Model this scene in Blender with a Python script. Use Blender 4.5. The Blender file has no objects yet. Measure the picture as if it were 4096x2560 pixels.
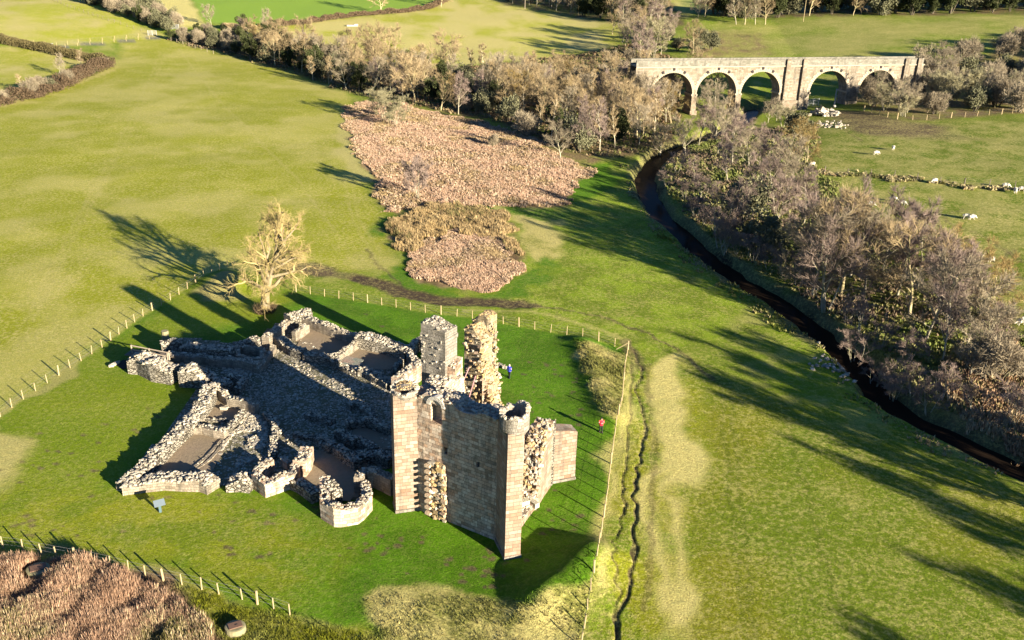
import bpy, math, random
import numpy as np
from mathutils import Vector, Matrix
R = math.radians
S = bpy.context.scene
C = S.collection
rng = np.random.default_rng(7); random.seed(7)
F_PX, PITCH, ROLL, CAMZ = 3800.0, 22.8, 1.5, 50.0
SUN_EL, SUN_AZ = 13.4, 135.5          # elevation; heading the shadows fall towards
# ---------------------------------------------------------------- camera
cam_d = bpy.data.cameras.new('camera'); cam = bpy.data.objects.new('camera', cam_d); C.objects.link(cam)
t_, r_ = R(PITCH), R(ROLL)
_fw = np.array([0, math.cos(t_), -math.sin(t_)]); _u0 = np.array([0, math.sin(t_), math.cos(t_)]); _r0 = np.array([1., 0, 0])
_rt = _r0*math.cos(r_) + _u0*math.sin(r_); _up = -_r0*math.sin(r_) + _u0*math.cos(r_)
cam.matrix_world = Matrix(((_rt[0], _up[0], -_fw[0], 0), (_rt[1], _up[1], -_fw[1], 0), (_rt[2], _up[2], -_fw[2], CAMZ), (0, 0, 0, 1)))
cam_d.sensor_width = 36; cam_d.lens = 36*F_PX/4096; cam_d.clip_start = 0.5; cam_d.clip_end = 12000
S.camera = cam
# ---------------------------------------------------------------- sky, sun, exposure
w = bpy.data.worlds.new('World'); S.world = w; w.use_nodes = True
nt = w.node_tree; sky = nt.nodes.new('ShaderNodeTexSky'); sky.sky_type = 'NISHITA'; sky.sun_disc = False
sky.sun_elevation = R(SUN_EL); sky.sun_rotation = R(135); sky.air_density = .75; sky.dust_density = 0.1; sky.ozone_density = 6.0
bg = nt.nodes['Background']; bg.inputs[1].default_value = 0.05; nt.links.new(sky.outputs[0], bg.inputs[0])
sd = bpy.data.lights.new('sun', 'SUN'); sd.energy = 5.0; sd.angle = R(0.5); sd.color = (1, .90, .72)
sun = bpy.data.objects.new('sun', sd); C.objects.link(sun)
tr = Vector((math.cos(R(SUN_AZ))*math.cos(R(SUN_EL)), math.sin(R(SUN_AZ))*math.cos(R(SUN_EL)), -math.sin(R(SUN_EL))))
sun.rotation_euler = tr.to_track_quat('-Z', 'Y').to_euler(); sun.location = (60, -60, 90)
S.view_settings.view_transform = 'Standard'; S.view_settings.look = 'None'; S.view_settings.exposure = 2.2; S.view_settings.gamma = 1
# ---------------------------------------------------------------- picture point -> ground point
K = 4096/2420.0
def D(x, y): return (x*K, y*K)                    # 2420 px wide view of the survey picture
def Zm(ox, oy, s): return lambda x, y: (ox+x/s, oy+y/s)
Z1 = Zm(400, 1180, 2.3623); Z2 = Zm(1100, 1180, 4.0317); Z3 = Zm(1500, 1180, 2.6889); Z4 = Zm(400, 1600, 2.3623); Z5 = Zm(1400, 1640, 2.3623)
F1 = Zm(0, 0, 2.3623); F2 = Zm(1024, 0, 2.3623); F3 = Zm(2048, 0, 2.3623); F4 = Zm(3072, 0, 2.3623); F5 = Zm(3072, 500, 2.3623); F6 = Zm(3072, 1140, 2.3623)
def ray(px): return _fw*F_PX + _rt*(px[0]-2048) - _up*(px[1]-1280)
def at(px, z=0.0):
    d = ray(px); k = (z-CAMZ)/d[2]; return np.array([d[0]*k, d[1]*k, z])
def seg_dist(X, Y, pl):
    """distance to a polyline, signed side (+ = right of its direction)"""
    best = np.full(X.shape, 1e9); side = np.zeros(X.shape)
    for (ax, ay), (bx, by) in zip(pl[:-1], pl[1:]):
        dx, dy = bx-ax, by-ay; L2 = dx*dx+dy*dy+1e-9
        t = np.clip(((X-ax)*dx+(Y-ay)*dy)/L2, 0, 1); ex, ey = X-ax-t*dx, Y-ay-t*dy
        d = np.hypot(ex, ey); m = d < best
        best = np.where(m, d, best); side = np.where(m, np.sign(dy*(X-ax)-dx*(Y-ay)), side)
    return best, side
def poly_sd(X, Y, pg):
    d, _ = seg_dist(X, Y, list(pg)+[pg[0]]); ins = np.zeros(X.shape, bool)
    n = len(pg)
    for i in range(n):
        (ax, ay), (bx, by) = pg[i], pg[(i+1) % n]
        if ay == by: continue
        c = ((ay > Y) != (by > Y)) & (X < (bx-ax)*(Y-ay)/(by-ay)+ax); ins ^= c
    return np.where(ins, -d, d)
def _h(ix, iy, s):
    v = (ix*374761393 + iy*668265263 + s*974634777) & 0xffffffff
    v = ((v ^ (v >> 13))*1274126177) & 0xffffffff; v ^= v >> 16
    return (v & 0xffff)/65535.0
def vn(X, Y, s=0):
    X = np.asarray(X, float); Y = np.asarray(Y, float)
    ix = np.floor(X).astype(np.int64); iy = np.floor(Y).astype(np.int64); fx = X-ix; fy = Y-iy
    fx = fx*fx*(3-2*fx); fy = fy*fy*(3-2*fy)
    a = _h(ix, iy, s); b = _h(ix+1, iy, s); c = _h(ix, iy+1, s); d = _h(ix+1, iy+1, s)
    return (a*(1-fx)+b*fx)*(1-fy)+(c*(1-fx)+d*fx)*fy
def fbm(X, Y, sc, s=0, o=4):
    r = 0; a = 1; t = 0
    for k in range(o): r = r+a*vn(X/sc*2**k+17.3*k, Y/sc*2**k-9.1*k, s+k); t += a; a *= .55
    return r/t
sm = lambda e0, e1, x: (lambda t: t*t*(3-2*t))(np.clip((x-e0)/(e1-e0), 0, 1))
WATER_Z = -2.5
river = [tuple(at(D(x, y), WATER_Z)[:2]) for x, y in ((3300, 1560), (2750, 1290), (2419, 1128), (2275, 1058), (2155, 998), (2085, 948), (2010, 853), (1915, 780), (1840, 722),
         (1755, 675), (1690, 627), (1625, 571), (1572, 524), (1535, 472), (1524, 428), (1540, 390), (1595, 357), (1660, 335), (1705, 316), (1745, 296), (1775, 268), (1795, 245))]
river += [(river[-1][0]+18, river[-1][1]+45), (river[-1][0]+30, river[-1][1]+140), (river[-1][0]+40, 6000.)]
crestA = [tuple(at(D(*p))[:2]) for p in ((960, 1432), (1100, 1440), (1230, 1430), (1330, 1395), (1395, 1325))]
crestB = [tuple(at(D(*p))[:2]) for p in ((1372, 812), (1398, 860), (1420, 925), (1448, 985))]
moundC = at(D(530, 668))[:2]
def terr(X, Y):
    X = np.asarray(X, float); Y = np.asarray(Y, float)
    d, s = seg_dist(X, Y, river)
    right = s > 0
    dd = np.where(right, d, 0)
    rise = 9*(1-np.exp(-np.maximum(0, dd-7)*.085/9))
    z = rise - 2.2*(1-sm(292, 312, Y))*(1-sm(1.1, 3.6, d+1.0*(vn(X/3, Y/3, 5)-.5))) - 1.0*(1-sm(292, 312, Y))*np.exp(-(d/22)**2)
    r = np.hypot(X, Y)
    z = z + .045*np.maximum(0, r-330)*sm(330, 480, r) + 2.4*(fbm(X, Y, 130, 31, 3)-.5)*sm(240, 420, r)
    z = z + .5*(fbm(X, Y, 22, 3, 3)-.5)*sm(110, 140, r)
    z = z + 1.45*(.1+.9*sm(-1, 4, X))*np.exp(-(seg_dist(X, Y, crestA)[0]/2.6)**2) + .75*np.exp(-(seg_dist(X, Y, crestB)[0]/2.2)**2)
    z = z + 1.3*np.exp(-((X-moundC[0])**2+(Y-moundC[1])**2)/16)
    # field beyond the viaduct climbs in soft terraces
    z = z + 4.0*sm(300, 380, Y)*sm(20, 80, X)
    return z
def G(px, dz=0.0):
    z = 0.0
    for _ in range(14):
        p = at(px, z); z = .4*z+.6*float(terr(p[0], p[1]))
    p = at(px, z); return np.array([p[0], p[1], z+dz])
def GX(p): return np.array([p[0], p[1], float(terr(p[0], p[1]))])
# ---------------------------------------------------------------- mesh helpers
class MB:
    def __init__(s): s.v = []; s.f = []; s.uv = []; s.c = []
    def quad(s, pts, uv=None, c=None):
        n = len(s.v); s.v += [tuple(map(float, p)) for p in pts]; s.f.append(tuple(range(n, n+len(pts))))
        s.uv += list(uv) if uv is not None else [(0, 0)]*len(pts); s.c += [c or (1, 1, 1, 1)]*len(pts)
    def add(s, vs, fs, c=(1, 1, 1, 1)):
        n = len(s.v); s.v += [tuple(map(float, p)) for p in vs]
        for f in fs: s.f.append(tuple(i+n for i in f))
        s.uv += [None]; s.c += [c]*len(vs)
    def box(s, c0, size, rz=0, ax=None, col=(1, 1, 1, 1)):
        sx, sy, sz = [q/2 for q in size]; cs, sn = math.cos(rz), math.sin(rz); P = []
        for z in (-sz, sz):
            for x, y in ((-sx, -sy), (sx, -sy), (sx, sy), (-sx, sy)): P.append((c0[0]+x*cs-y*sn, c0[1]+x*sn+y*cs, c0[2]+z))
        s.add(P, ((3, 2, 1, 0), (4, 5, 6, 7), (0, 1, 5, 4), (1, 2, 6, 5), (2, 3, 7, 6), (3, 0, 4, 7)), col)
    def tube(s, pts, rad, n=6, cap=True, col=(1, 1, 1, 1)):
        pts = [np.array(p, float) for p in pts]; V = []; Fc = []
        for i, p in enumerate(pts):
            d = pts[min(i+1, len(pts)-1)]-pts[max(i-1, 0)]; d = d/(np.linalg.norm(d)+1e-9)
            a = np.cross(d, [0, 0, 1.] if abs(d[2]) < .9 else [1., 0, 0]); a /= np.linalg.norm(a); b = np.cross(d, a)
            r = rad[i] if hasattr(rad, '__len__') else rad
            for k in range(n): V.append(p+r*(a*math.cos(2*math.pi*k/n)+b*math.sin(2*math.pi*k/n)))
        for i in range(len(pts)-1):
            for k in range(n): Fc.append((i*n+k, i*n+(k+1) % n, (i+1)*n+(k+1) % n, (i+1)*n+k))
        if cap: Fc += [tuple(range(n))[::-1], tuple(range((len(pts)-1)*n, len(pts)*n))]
        s.add(V, Fc, col)
    def mesh(s, name, mat, smooth=False):
        me = bpy.data.meshes.new(name); me.from_pydata(s.v, [], s.f)
        if not any(u is None for u in s.uv) and s.uv:
            ul = me.uv_layers.new(name='UVMap'); li = np.empty(len(me.loops), np.int32); me.loops.foreach_get('vertex_index', li)
            ul.data.foreach_set('uv', np.array(s.uv, np.float32)[li].ravel())
        if s.c:
            ca = me.color_attributes.new('Col', 'FLOAT_COLOR', 'POINT'); ca.data.foreach_set('color', np.array(s.c, np.float32).ravel())
        if smooth: me.polygons.foreach_set('use_smooth', [True]*len(me.polygons))
        me.materials.append(mat); me.update(); return me
def link(name, me, parent=None, loc=None):
    o = bpy.data.objects.new(name, me); C.objects.link(o)
    if parent is not None: o.parent = parent
    if loc is not None: o.location = loc
    return o
def part(name, mb, mat, parent=None, smooth=False, label=None):
    o = link(name, mb.mesh(name, mat, smooth), parent)
    if label: o['label'] = label
    return o
def npmesh(name, V, Fq, mat, col=None, smooth=False):
    V = np.asarray(V, np.float32); Fq = np.asarray(Fq, np.int32); n = Fq.shape[1]
    me = bpy.data.meshes.new(name); me.vertices.add(len(V)); me.vertices.foreach_set('co', V.ravel())
    me.loops.add(Fq.size); me.loops.foreach_set('vertex_index', Fq.ravel()); me.polygons.add(len(Fq))
    me.polygons.foreach_set('loop_start', np.arange(0, Fq.size, n, dtype=np.int32)); me.polygons.foreach_set('loop_total', np.full(len(Fq), n, np.int32))
    if smooth: me.polygons.foreach_set('use_smooth', np.ones(len(Fq), bool))
    me.update(calc_edges=True)
    if col is not None:
        ca = me.color_attributes.new('Col', 'FLOAT_COLOR', 'POINT'); ca.data.foreach_set('color', np.asarray(col, np.float32).ravel())
    me.materials.append(mat); return me
def tag(o, label=None, cat=None, group=None, kind=None):
    if label: o['label'] = label
    if cat: o['category'] = cat
    if group: o['group'] = group
    if kind: o['kind'] = kind
    return o
def empty(name, loc=(0, 0, 0), label=None, cat=None, group=None):
    o = bpy.data.objects.new(name, None); C.objects.link(o); o.location = loc; return tag(o, label, cat, group)
def copy_tree(o, loc=None, rz=None, sc=None, label=None, group=None):
    c = o.copy(); C.objects.link(c)
    for ch in o.children:
        d = ch.copy(); C.objects.link(d); d.parent = c
        for g in ch.children: e = g.copy(); C.objects.link(e); e.parent = d
    if loc is not None: c.location = loc
    if rz is not None: c.rotation_euler = (0, 0, rz)
    if sc is not None: c.scale = sc if hasattr(sc, '__len__') else (sc, sc, sc)
    if label: c['label'] = label
    if group: c['group'] = group
    return c
# ---------------------------------------------------------------- materials
class NT:
    def __init__(s, name, rough=.9, spec=.2):
        s.m = bpy.data.materials.new(name); s.m.use_nodes = True; s.t = s.m.node_tree; s.b = s.t.nodes['Principled BSDF']
        s.b.inputs['Roughness'].default_value = rough; s.b.inputs['Specular IOR Level'].default_value = spec
    def n(s, ty, **k):
        nd = s.t.nodes.new('ShaderNode'+ty)
        for a, b in k.items():
            if a[0] == '_': setattr(nd, a[1:], b)
            else:
                i = nd.inputs[int(a[1:])] if a[0] == 'i' and a[1:].isdigit() else nd.inputs[a]
                if hasattr(b, 'is_output') or isinstance(b, bpy.types.NodeSocket): s.t.links.new(b, i)
                else: i.default_value = b
        return nd
    def noise(s, sc, det=4, vec=None, rough=.6):
        k = dict(Scale=sc, Detail=det, Roughness=rough)
        if vec is not None: k['Vector'] = vec
        return s.n('TexNoise', **k).outputs[0]
    def mix(s, f, a, b, mode='MIX'):
        nd = s.n('Mix', _data_type='RGBA', _blend_type=mode); s.set(nd.inputs[0], f); s.set(nd.inputs[6], a); s.set(nd.inputs[7], b); return nd.outputs[2]
    def set(s, i, v):
        if isinstance(v, bpy.types.NodeSocket): s.t.links.new(v, i)
        else: i.default_value = v
    def ma(s, op, a, b=0.0, c=None):
        nd = s.n('Math', _operation=op); s.set(nd.inputs[0], a); s.set(nd.inputs[1], b)
        if c is not None: s.set(nd.inputs[2], c)
        return nd.outputs[0]
    def ramp(s, f, stops):
        nd = s.n('ValToRGB'); s.set(nd.inputs[0], f); e = nd.color_ramp.elements
        while len(e) < len(stops): e.new(.5)
        for q, (p, c) in zip(e, stops): q.position = p; q.color = (*c, 1) if len(c) == 3 else c
        return nd.outputs[0]
    def bump(s, h, st=.5, dist=.1):
        nd = s.n('Bump', Distance=dist, Height=h); s.set(nd.inputs['Strength'], st); s.t.links.new(nd.outputs[0], s.b.inputs['Normal'])
    def col(s, c): s.set(s.b.inputs['Base Color'], c); return s.m
    def attr(s, n): return s.n('Attribute', _attribute_name=n)
    def obj(s): return s.n('TexCoord').outputs['Object']
    def geo(s): return s.n('NewGeometry').outputs['Position']
g = lambda v: (v, v, v, 1)
def mat_plain(name, c, rough=.85, var=.25, sc=3.0, spec=.2):
    m = NT(name, rough, spec); f = m.noise(sc, 4)
    return m.col(m.mix(f, tuple(q*(1-var) for q in c)+(1,), tuple(min(1, q*(1+var)) for q in c)+(1,)))
def mat_vc(name, var=.3, sc=3.0, bump=0, rough=.9):
    m = NT(name, rough, .15); p = m.geo(); f = m.noise(sc, 5, p); a = m.attr('Col').outputs[0]
    c = m.mix(1.0, a, m.mix(f, g(1-var), g(1+var)), 'MULTIPLY')
    if bump: m.bump(m.noise(sc*2, 4, p), bump, .15)
    return m.col(c)
def mat_ashlar(name, cA, cB, cC, bw=.62, bh=.30, lich=.35, hv=1.0):
    m = NT(name, .9, .15); uv = m.n('TexCoord').outputs['UV']
    wv = m.n('VectorMath', _operation='ADD', i0=uv)
    nz = m.n('TexNoise', Scale=1.3, Detail=3.0, Vector=uv); sc = m.n('VectorMath', _operation='SCALE', i0=nz.outputs[1]); sc.inputs['Scale'].default_value = .09; m.t.links.new(sc.outputs[0], wv.inputs[1]); v = wv.outputs[0]
    br = m.n('TexBrick', Vector=v, Color1=g(0), Color2=g(1), Mortar=g(.5), Scale=1.0); br.inputs['Brick Width'].default_value = bw; br.inputs['Row Height'].default_value = bh
    br.inputs['Mortar Size'].default_value = .014; br.inputs['Mortar Smooth'].default_value = .3; br.offset = .5; br.squash = .7; br.squash_frequency = 3
    c = m.ramp(br.outputs[0], [(0, cA), (.35, cB), (.6, cC), (.8, cA), (1, tuple(q*1.25 for q in cB))])
    big = m.noise(.35, 4, m.geo()); c = m.mix(m.ramp(big, [(.35, (0, 0, 0)), (.7, (1, 1, 1))]), c, m.mix(.5, c, (*cB, 1)))
    st = m.noise(1.6, 6, m.geo(), .7); c = m.mix(m.ma('MULTIPLY', m.ramp(st, [(.5, (0, 0, 0)), (.68, (1, 1, 1))]), lich), c, (.10, .09, .07, 1))
    c = m.mix(m.ramp(br.outputs[1], [(0, (0, 0, 0)), (1, (.75,)*3)]), c, (.10, .085, .06, 1))
    mp = m.n('Mapping', Vector=m.geo()); mp.inputs['Scale'].default_value = (1.1, 1.1, .13); c = m.mix(m.ma('MULTIPLY', m.ramp(m.noise(1.0, 5, mp.outputs[0], .65), [(.5, (0, 0, 0)), (.66, (1, 1, 1))]), .62), c, (.075, .068, .052, 1))
    fine = m.noise(9, 5, m.geo()); c = m.mix(1.0, c, m.mix(fine, g(.7), g(1.3)), 'MULTIPLY')
    h = m.ma('ADD', m.ma('MULTIPLY', br.outputs[1], -1.0), m.ma('ADD', m.ma('MULTIPLY', fine, .7*hv), m.ma('MULTIPLY', br.outputs[0], .35*hv)))
    m.bump(h, .9, .06*hv); return m.col(c)
def mat_rubble(name, cA, cB, cC, sc=2.6):
    m = NT(name, .95, .1); p = m.geo(); mp = m.n('Mapping', Vector=p); mp.inputs['Scale'].default_value = (1, 1, 1.7)
    nz = m.n('TexNoise', Scale=2.0, Vector=mp.outputs[0]); a = m.n('VectorMath', _operation='ADD', i0=mp.outputs[0]); s2 = m.n('VectorMath', _operation='SCALE', i0=nz.outputs[1]); s2.inputs['Scale'].default_value = .35; m.t.links.new(s2.outputs[0], a.inputs[1])
    vo = m.n('TexVoronoi', Vector=a.outputs[0], Scale=sc); ve = m.n('TexVoronoi', _feature='DISTANCE_TO_EDGE', Vector=a.outputs[0], Scale=sc)
    c = m.ramp(m.n('SeparateColor', Color=vo.outputs['Color']).outputs[0], [(0, cA), (.4, cB), (.75, cC), (1, tuple(q*1.3 for q in cA))])
    ed = m.ramp(ve.outputs[0], [(0, (0, 0, 0)), (.13, (1, 1, 1))]); c = m.mix(ed, (.045, .038, .028, 1), c)
    fine = m.noise(7, 5, p); c = m.mix(1.0, c, m.mix(fine, g(.65), g(1.35)), 'MULTIPLY')
    m.bump(m.ma('ADD', m.ma('MULTIPLY', ed, 1.0), m.ma('MULTIPLY', fine, .5)), 1.0, .18); return m.col(c)
M = {}
M['ashlar'] = mat_ashlar('tower ashlar sandstone', (.38, .22, .125), (.46, .38, .29), (.17, .10, .06), .70, .33, .75, 1.3)
M['ashlar_pink'] = mat_ashlar('pink buttress ashlar', (.225, .135, .085), (.25, .205, .155), (.165, .09, .052), .72, .35, .3)
M['ashlar_ochre'] = mat_ashlar('ochre weathered ashlar', (.30, .22, .12), (.34, .28, .19), (.22, .15, .07), .5, .28, .6, 2.2)
M['ashlar_rough'] = mat_ashlar('weathered grey ashlar', (0.204, 0.180, 0.144), (0.252, 0.222, 0.180), (0.150, 0.126, 0.096), .55, .30, .5, 1.8)
M['ochre'] = mat_rubble('ochre rubble core', (0.242, 0.165, 0.072), (0.275, 0.209, 0.121), (0.198, 0.149, 0.083), 2.3)
M['rubble'] = mat_rubble('grey rubble masonry', (0.231, 0.203, 0.154), (0.294, 0.259, 0.203), (0.154, 0.133, 0.098), 2.4)
M['stones'] = mat_vc('loose fieldstones', .35, 5, .6)
M['low'] = mat_ashlar('low wall facing stone', (0.236, 0.192, 0.136), (0.285, 0.236, 0.174), (0.167, 0.130, 0.087), .5, .27, .45, 1.6)
M['viaduct'] = mat_ashlar('viaduct masonry', (.20, .155, .105), (.24, .20, .15), (.15, .115, .075), 1.0, .42, .45, 1.2)
M['vdark'] = mat_ashlar('viaduct grey parapet masonry', (.17, .155, .12), (.21, .19, .15), (.12, .11, .08), 1.1, .42, .6, 1.2)
M['vpink'] = mat_ashlar('viaduct pier masonry', (0.198, 0.143, 0.094), (0.220, 0.176, 0.127), (0.154, 0.105, 0.066), 1.0, .42, .5, 1.4)
M['voussoir'] = mat_plain('viaduct voussoirs', (.31, .255, .18), .9, .25, 1.5)
M['iron'] = mat_plain('dark iron', (.03, .022, .02), .7)
M['wood'] = mat_plain('pale fence timber', (0.300, 0.228, 0.120), .85, .3, 8)
M['wood_grey'] = mat_plain('weathered grey timber', (.26, .21, .15), .85, .3, 8)
M['wood_dark'] = mat_plain('old dark fence timber', (.14, .11, .08), .85, .3, 8)
M['wire'] = mat_plain('fence wire', (.25, .24, .22), .6)
M['gate'] = mat_plain('galvanised gate', (0.300, 0.300, 0.288), .5, .1)
M['concrete'] = mat_plain('mossy concrete', (0.204, 0.180, 0.096), .95, .4, 4)
M['rust'] = mat_plain('brown steel cover', (.13, .075, .05), .8, .3, 6)
M['soil'] = mat_plain('bare soil', (.07, .045, .03), 1, .4, 3)
M['pit_shade'] = mat_plain('painted pit shade', (.03, .026, .02), 1)  # near-black colour painted in for the shade down the gate pit
M['rod'] = mat_plain('painted steel tie rod', (.30, .16, .16), .6, .1)
M['sheep'] = mat_plain('sheep fleece', (0.465, 0.420, 0.330), 1, .2, 8)
M['blueplate'] = mat_plain('grey sign panel', (0.110, 0.135, 0.150), .35, .1, 3, .5)
M['post_green'] = mat_plain('blue grey sign post', (.06, .10, .11), .6, .1)
# bare trees
def mat_bark(name, c, moss=None):
    m = NT(name, .95, .1); p = m.n('TexCoord').outputs['Object']; f = m.noise(3, 5, p)
    cc = m.mix(f, tuple(q*.6 for q in c)+(1,), tuple(q*1.4 for q in c)+(1,))
    if moss: cc = m.mix(m.ramp(m.noise(.8, 4, p), [(.45, (0, 0, 0)), (.6, (1, 1, 1))]), cc, (*moss, 1))
    oi = m.n('ObjectInfo').outputs['Random']; cc = m.mix(1.0, cc, m.mix(oi, g(.78), g(1.2)), 'MULTIPLY')
    return m.col(cc)
M['twig_tan'] = mat_bark('tan winter twigs', (.25, .185, .10)); M['twig_purple'] = mat_bark('purple grey winter twigs', (.20, .148, .118)); M['twig_grey'] = mat_bark('grey winter twigs', (.235, .19, .125)); M['twig_willow'] = mat_bark('pale willow twigs', (.26, .23, .13))
M['twig_ochre'] = mat_bark('ochre winter twigs', (0.220, 0.155, 0.060)); M['twig_olive'] = mat_bark('lichened olive twigs', (0.115, 0.110, 0.060)); M['twig_brown'] = mat_bark('brown hedge twigs', (0.100, 0.068, 0.040))
M['bark_tan'] = mat_bark('tan bark', (.34, .27, .16), (.22, .20, .08)); M['bark_grey'] = mat_bark('grey bark', (.30, .26, .19), (.22, .21, .10)); M['bark_pale'] = mat_bark('pale bark', (.42, .35, .23)); M['bark_dark'] = mat_bark('dark bark', (.10, .08, .06), (.10, .10, .04))
M['leaf_dark'] = mat_bark('dark ivy leaves', (0.044, 0.050, 0.018)); M['leaf_olive'] = mat_bark('olive scrub leaves', (0.104, 0.104, 0.040)); M['hedge'] = mat_bark('clipped hedge foliage', (0.104, 0.084, 0.036))
M['bracken'] = mat_vc('dead bracken and rushes', .35, 1.2)
# ================================================================ GROUND
def Wp(pts): return [tuple(G(D(*p))[:2]) for p in pts]
az = np.concatenate([np.linspace(-180, -42, 40)[:-1], np.linspace(-42, 50, 860), np.linspace(50, 180, 40)[1:]])
dep = np.concatenate([np.linspace(89, 56, 14)[:-1], np.linspace(56, 4.0, 560)[:-1], np.geomspace(4.0, .5, 110)])
rad = CAMZ/np.tan(np.radians(dep)); A_, R_ = np.meshgrid(np.radians(az), rad)
GXX = R_*np.sin(A_); GYY = R_*np.cos(A_)
GZ = terr(GXX, GYY)
n1 = fbm(GXX, GYY, 3.0, 40); n2 = fbm(GXX, GYY, 14, 50); n3 = fbm(GXX, GYY, 60, 60); n4 = fbm(GXX, GYY, 1.1, 70, 2)
wX = GXX+(vn(GXX/2.1, GYY/2.1, 1)-.5)*1.6+(vn(GXX/7, GYY/7, 3)-.5)*3; wY = GYY+(vn(GXX/2.1, GYY/2.1, 2)-.5)*1.6+(vn(GXX/7, GYY/7, 4)-.5)*3
V3 = lambda c: np.array(c)[None, None, :]
L3 = lambda m, a, b: a*(1-m[..., None])+b*m[..., None]
straw, lime, mid, lush, mud, brown, sage = V3((.37, .315, .115)), V3((.228, .238, .012)), V3((.100, .138, .007)), V3((.055, .122, .003)), V3((.075, .05, .032)), V3((.27, .175, .10)), V3((.21, .205, .05))
rr = np.hypot(GXX, GYY)
COL = L3(sm(.35, .65, n2), mid*1.0, mid*1.35)+0*GXX[..., None]
COL = L3(.38*sm(.52, .75, n1), COL, straw)
FL = np.full(GXX.shape, .45); BP = np.full(GXX.shape, .8)
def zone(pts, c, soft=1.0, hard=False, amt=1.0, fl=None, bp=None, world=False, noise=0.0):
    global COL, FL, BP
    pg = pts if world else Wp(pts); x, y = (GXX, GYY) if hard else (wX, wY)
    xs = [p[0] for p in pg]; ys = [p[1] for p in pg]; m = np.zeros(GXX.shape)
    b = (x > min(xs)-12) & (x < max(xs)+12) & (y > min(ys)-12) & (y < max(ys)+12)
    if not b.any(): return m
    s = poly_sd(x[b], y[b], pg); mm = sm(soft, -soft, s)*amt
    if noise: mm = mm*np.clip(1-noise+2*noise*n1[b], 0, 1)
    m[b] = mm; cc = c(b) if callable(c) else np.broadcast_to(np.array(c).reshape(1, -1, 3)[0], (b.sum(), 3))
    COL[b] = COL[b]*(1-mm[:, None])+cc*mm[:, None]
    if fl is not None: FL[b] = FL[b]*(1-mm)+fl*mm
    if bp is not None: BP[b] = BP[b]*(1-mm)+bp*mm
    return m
def track(pts, c, w, amt=1.0, soft=.35, bp=None, carve=0.0, dash=0.0):
    global COL, GZ, BP
    pg = Wp(pts); x = GXX+(vn(GXX/1.3, GYY/1.3, 11)-.5)*.7; y = GYY+(vn(GXX/1.3, GYY/1.3, 12)-.5)*.7
    xs = [p[0] for p in pg]; ys = [p[1] for p in pg]; b = (x > min(xs)-8) & (x < max(xs)+8) & (y > min(ys)-8) & (y < max(ys)+8)
    d = seg_dist(x[b], y[b], pg)[0]; ww = w*(.6+.8*n4[b]) if dash else w
    m = sm(ww*(1+soft), ww*(1-soft), d)*amt*(1 if not dash else np.clip(1-dash+2*dash*n1[b], 0, 1))
    COL[b] = COL[b]*(1-m[:, None])+np.array(c).reshape(1, 3)*m[:, None]
    if carve: GZ[b] -= carve*m
mixc = lambda a, b2, nn, e0=.35, e1=.65: (lambda b: (a[0, 0]*(1-sm(e0, e1, nn[b])[:, None])+b2[0, 0]*sm(e0, e1, nn[b])[:, None]))
# west pasture: yellow green with dry patches, paler far away
zone([(-900, 230), (0, 250), (150, 205), (262, 158), (300, 95), (390, 88), (620, 150), (830, 225), (800, 300), (860, 400), (890, 500), (940, 640), (700, 640), (520, 640), (240, 820), (0, 990), (-700, 1200)], mixc(lime*.92, L3(np.full((1, 1), .5), lime, straw), n2, .42, .66), 2, fl=.85, bp=.35)
zone([(-1200, -60), (200, 0), (390, 88), (110, 113), (0, 95), (-1200, 40)], mixc(lime*1.15, straw*.95, n2, .35, .75), 2, fl=1.0, bp=.3)
zone([(-900, 90), (0, 110), (110, 122), (230, 150), (0, 245), (-700, 400)], mixc(lime, straw, n2, .35, .65), 2, fl=1.0, bp=.3)
zone([(410, -80), (480, 48), (560, 66), (600, 66), (850, 36), (1000, 18), (1050, 5), (1100, -80)], (.17, .26, .03), 2, hard=True, fl=.05, bp=.1)
zone([(560, 66), (850, 40), (1000, 22), (1100, -40), (1700, -20), (1620, 40), (1480, 60), (1450, 110), (1300, 140), (1000, 160), (800, 140), (700, 110), (560, 80)], mixc(lime*1.1, straw*1.05, n2, .3, .62), 3, fl=1.0, bp=.3)
zone([(340, -50), (410, -50), (480, 50), (470, 62), (430, 60), (395, 30), (340, 0)], straw[0, 0]*1.25, 2, fl=.4)
# right-hand pasture and the slopes past the bridge
zone([(1930, 280), (2419, 290), (3300, 330), (3300, 1300), (2419, 900), (2330, 700), (2150, 600), (2060, 520), (1960, 460), (1930, 380)], mixc(mid*1.05, sage*1.05, n1, .4, .62), 3, fl=.95, bp=1.0)
zone([(1640, 60), (1900, 45), (2419, 36), (3600, 40), (3600, 250), (2419, 130), (2170, 145), (1640, 140)], mixc(sage*1.05, mid*1.25, n2, .3, .7), 4, fl=.9, bp=.6)
zone([(1640, 70), (1800, 75), (1830, 130), (1640, 138)], mixc(sage*.8, brown*.5, n1, .4, .7), 3, bp=1.4)
zone([(1600, -40), (2419, -60), (2419, 20), (1850, 40), (1620, 30)], (.15, .20, .04), 3)
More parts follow.
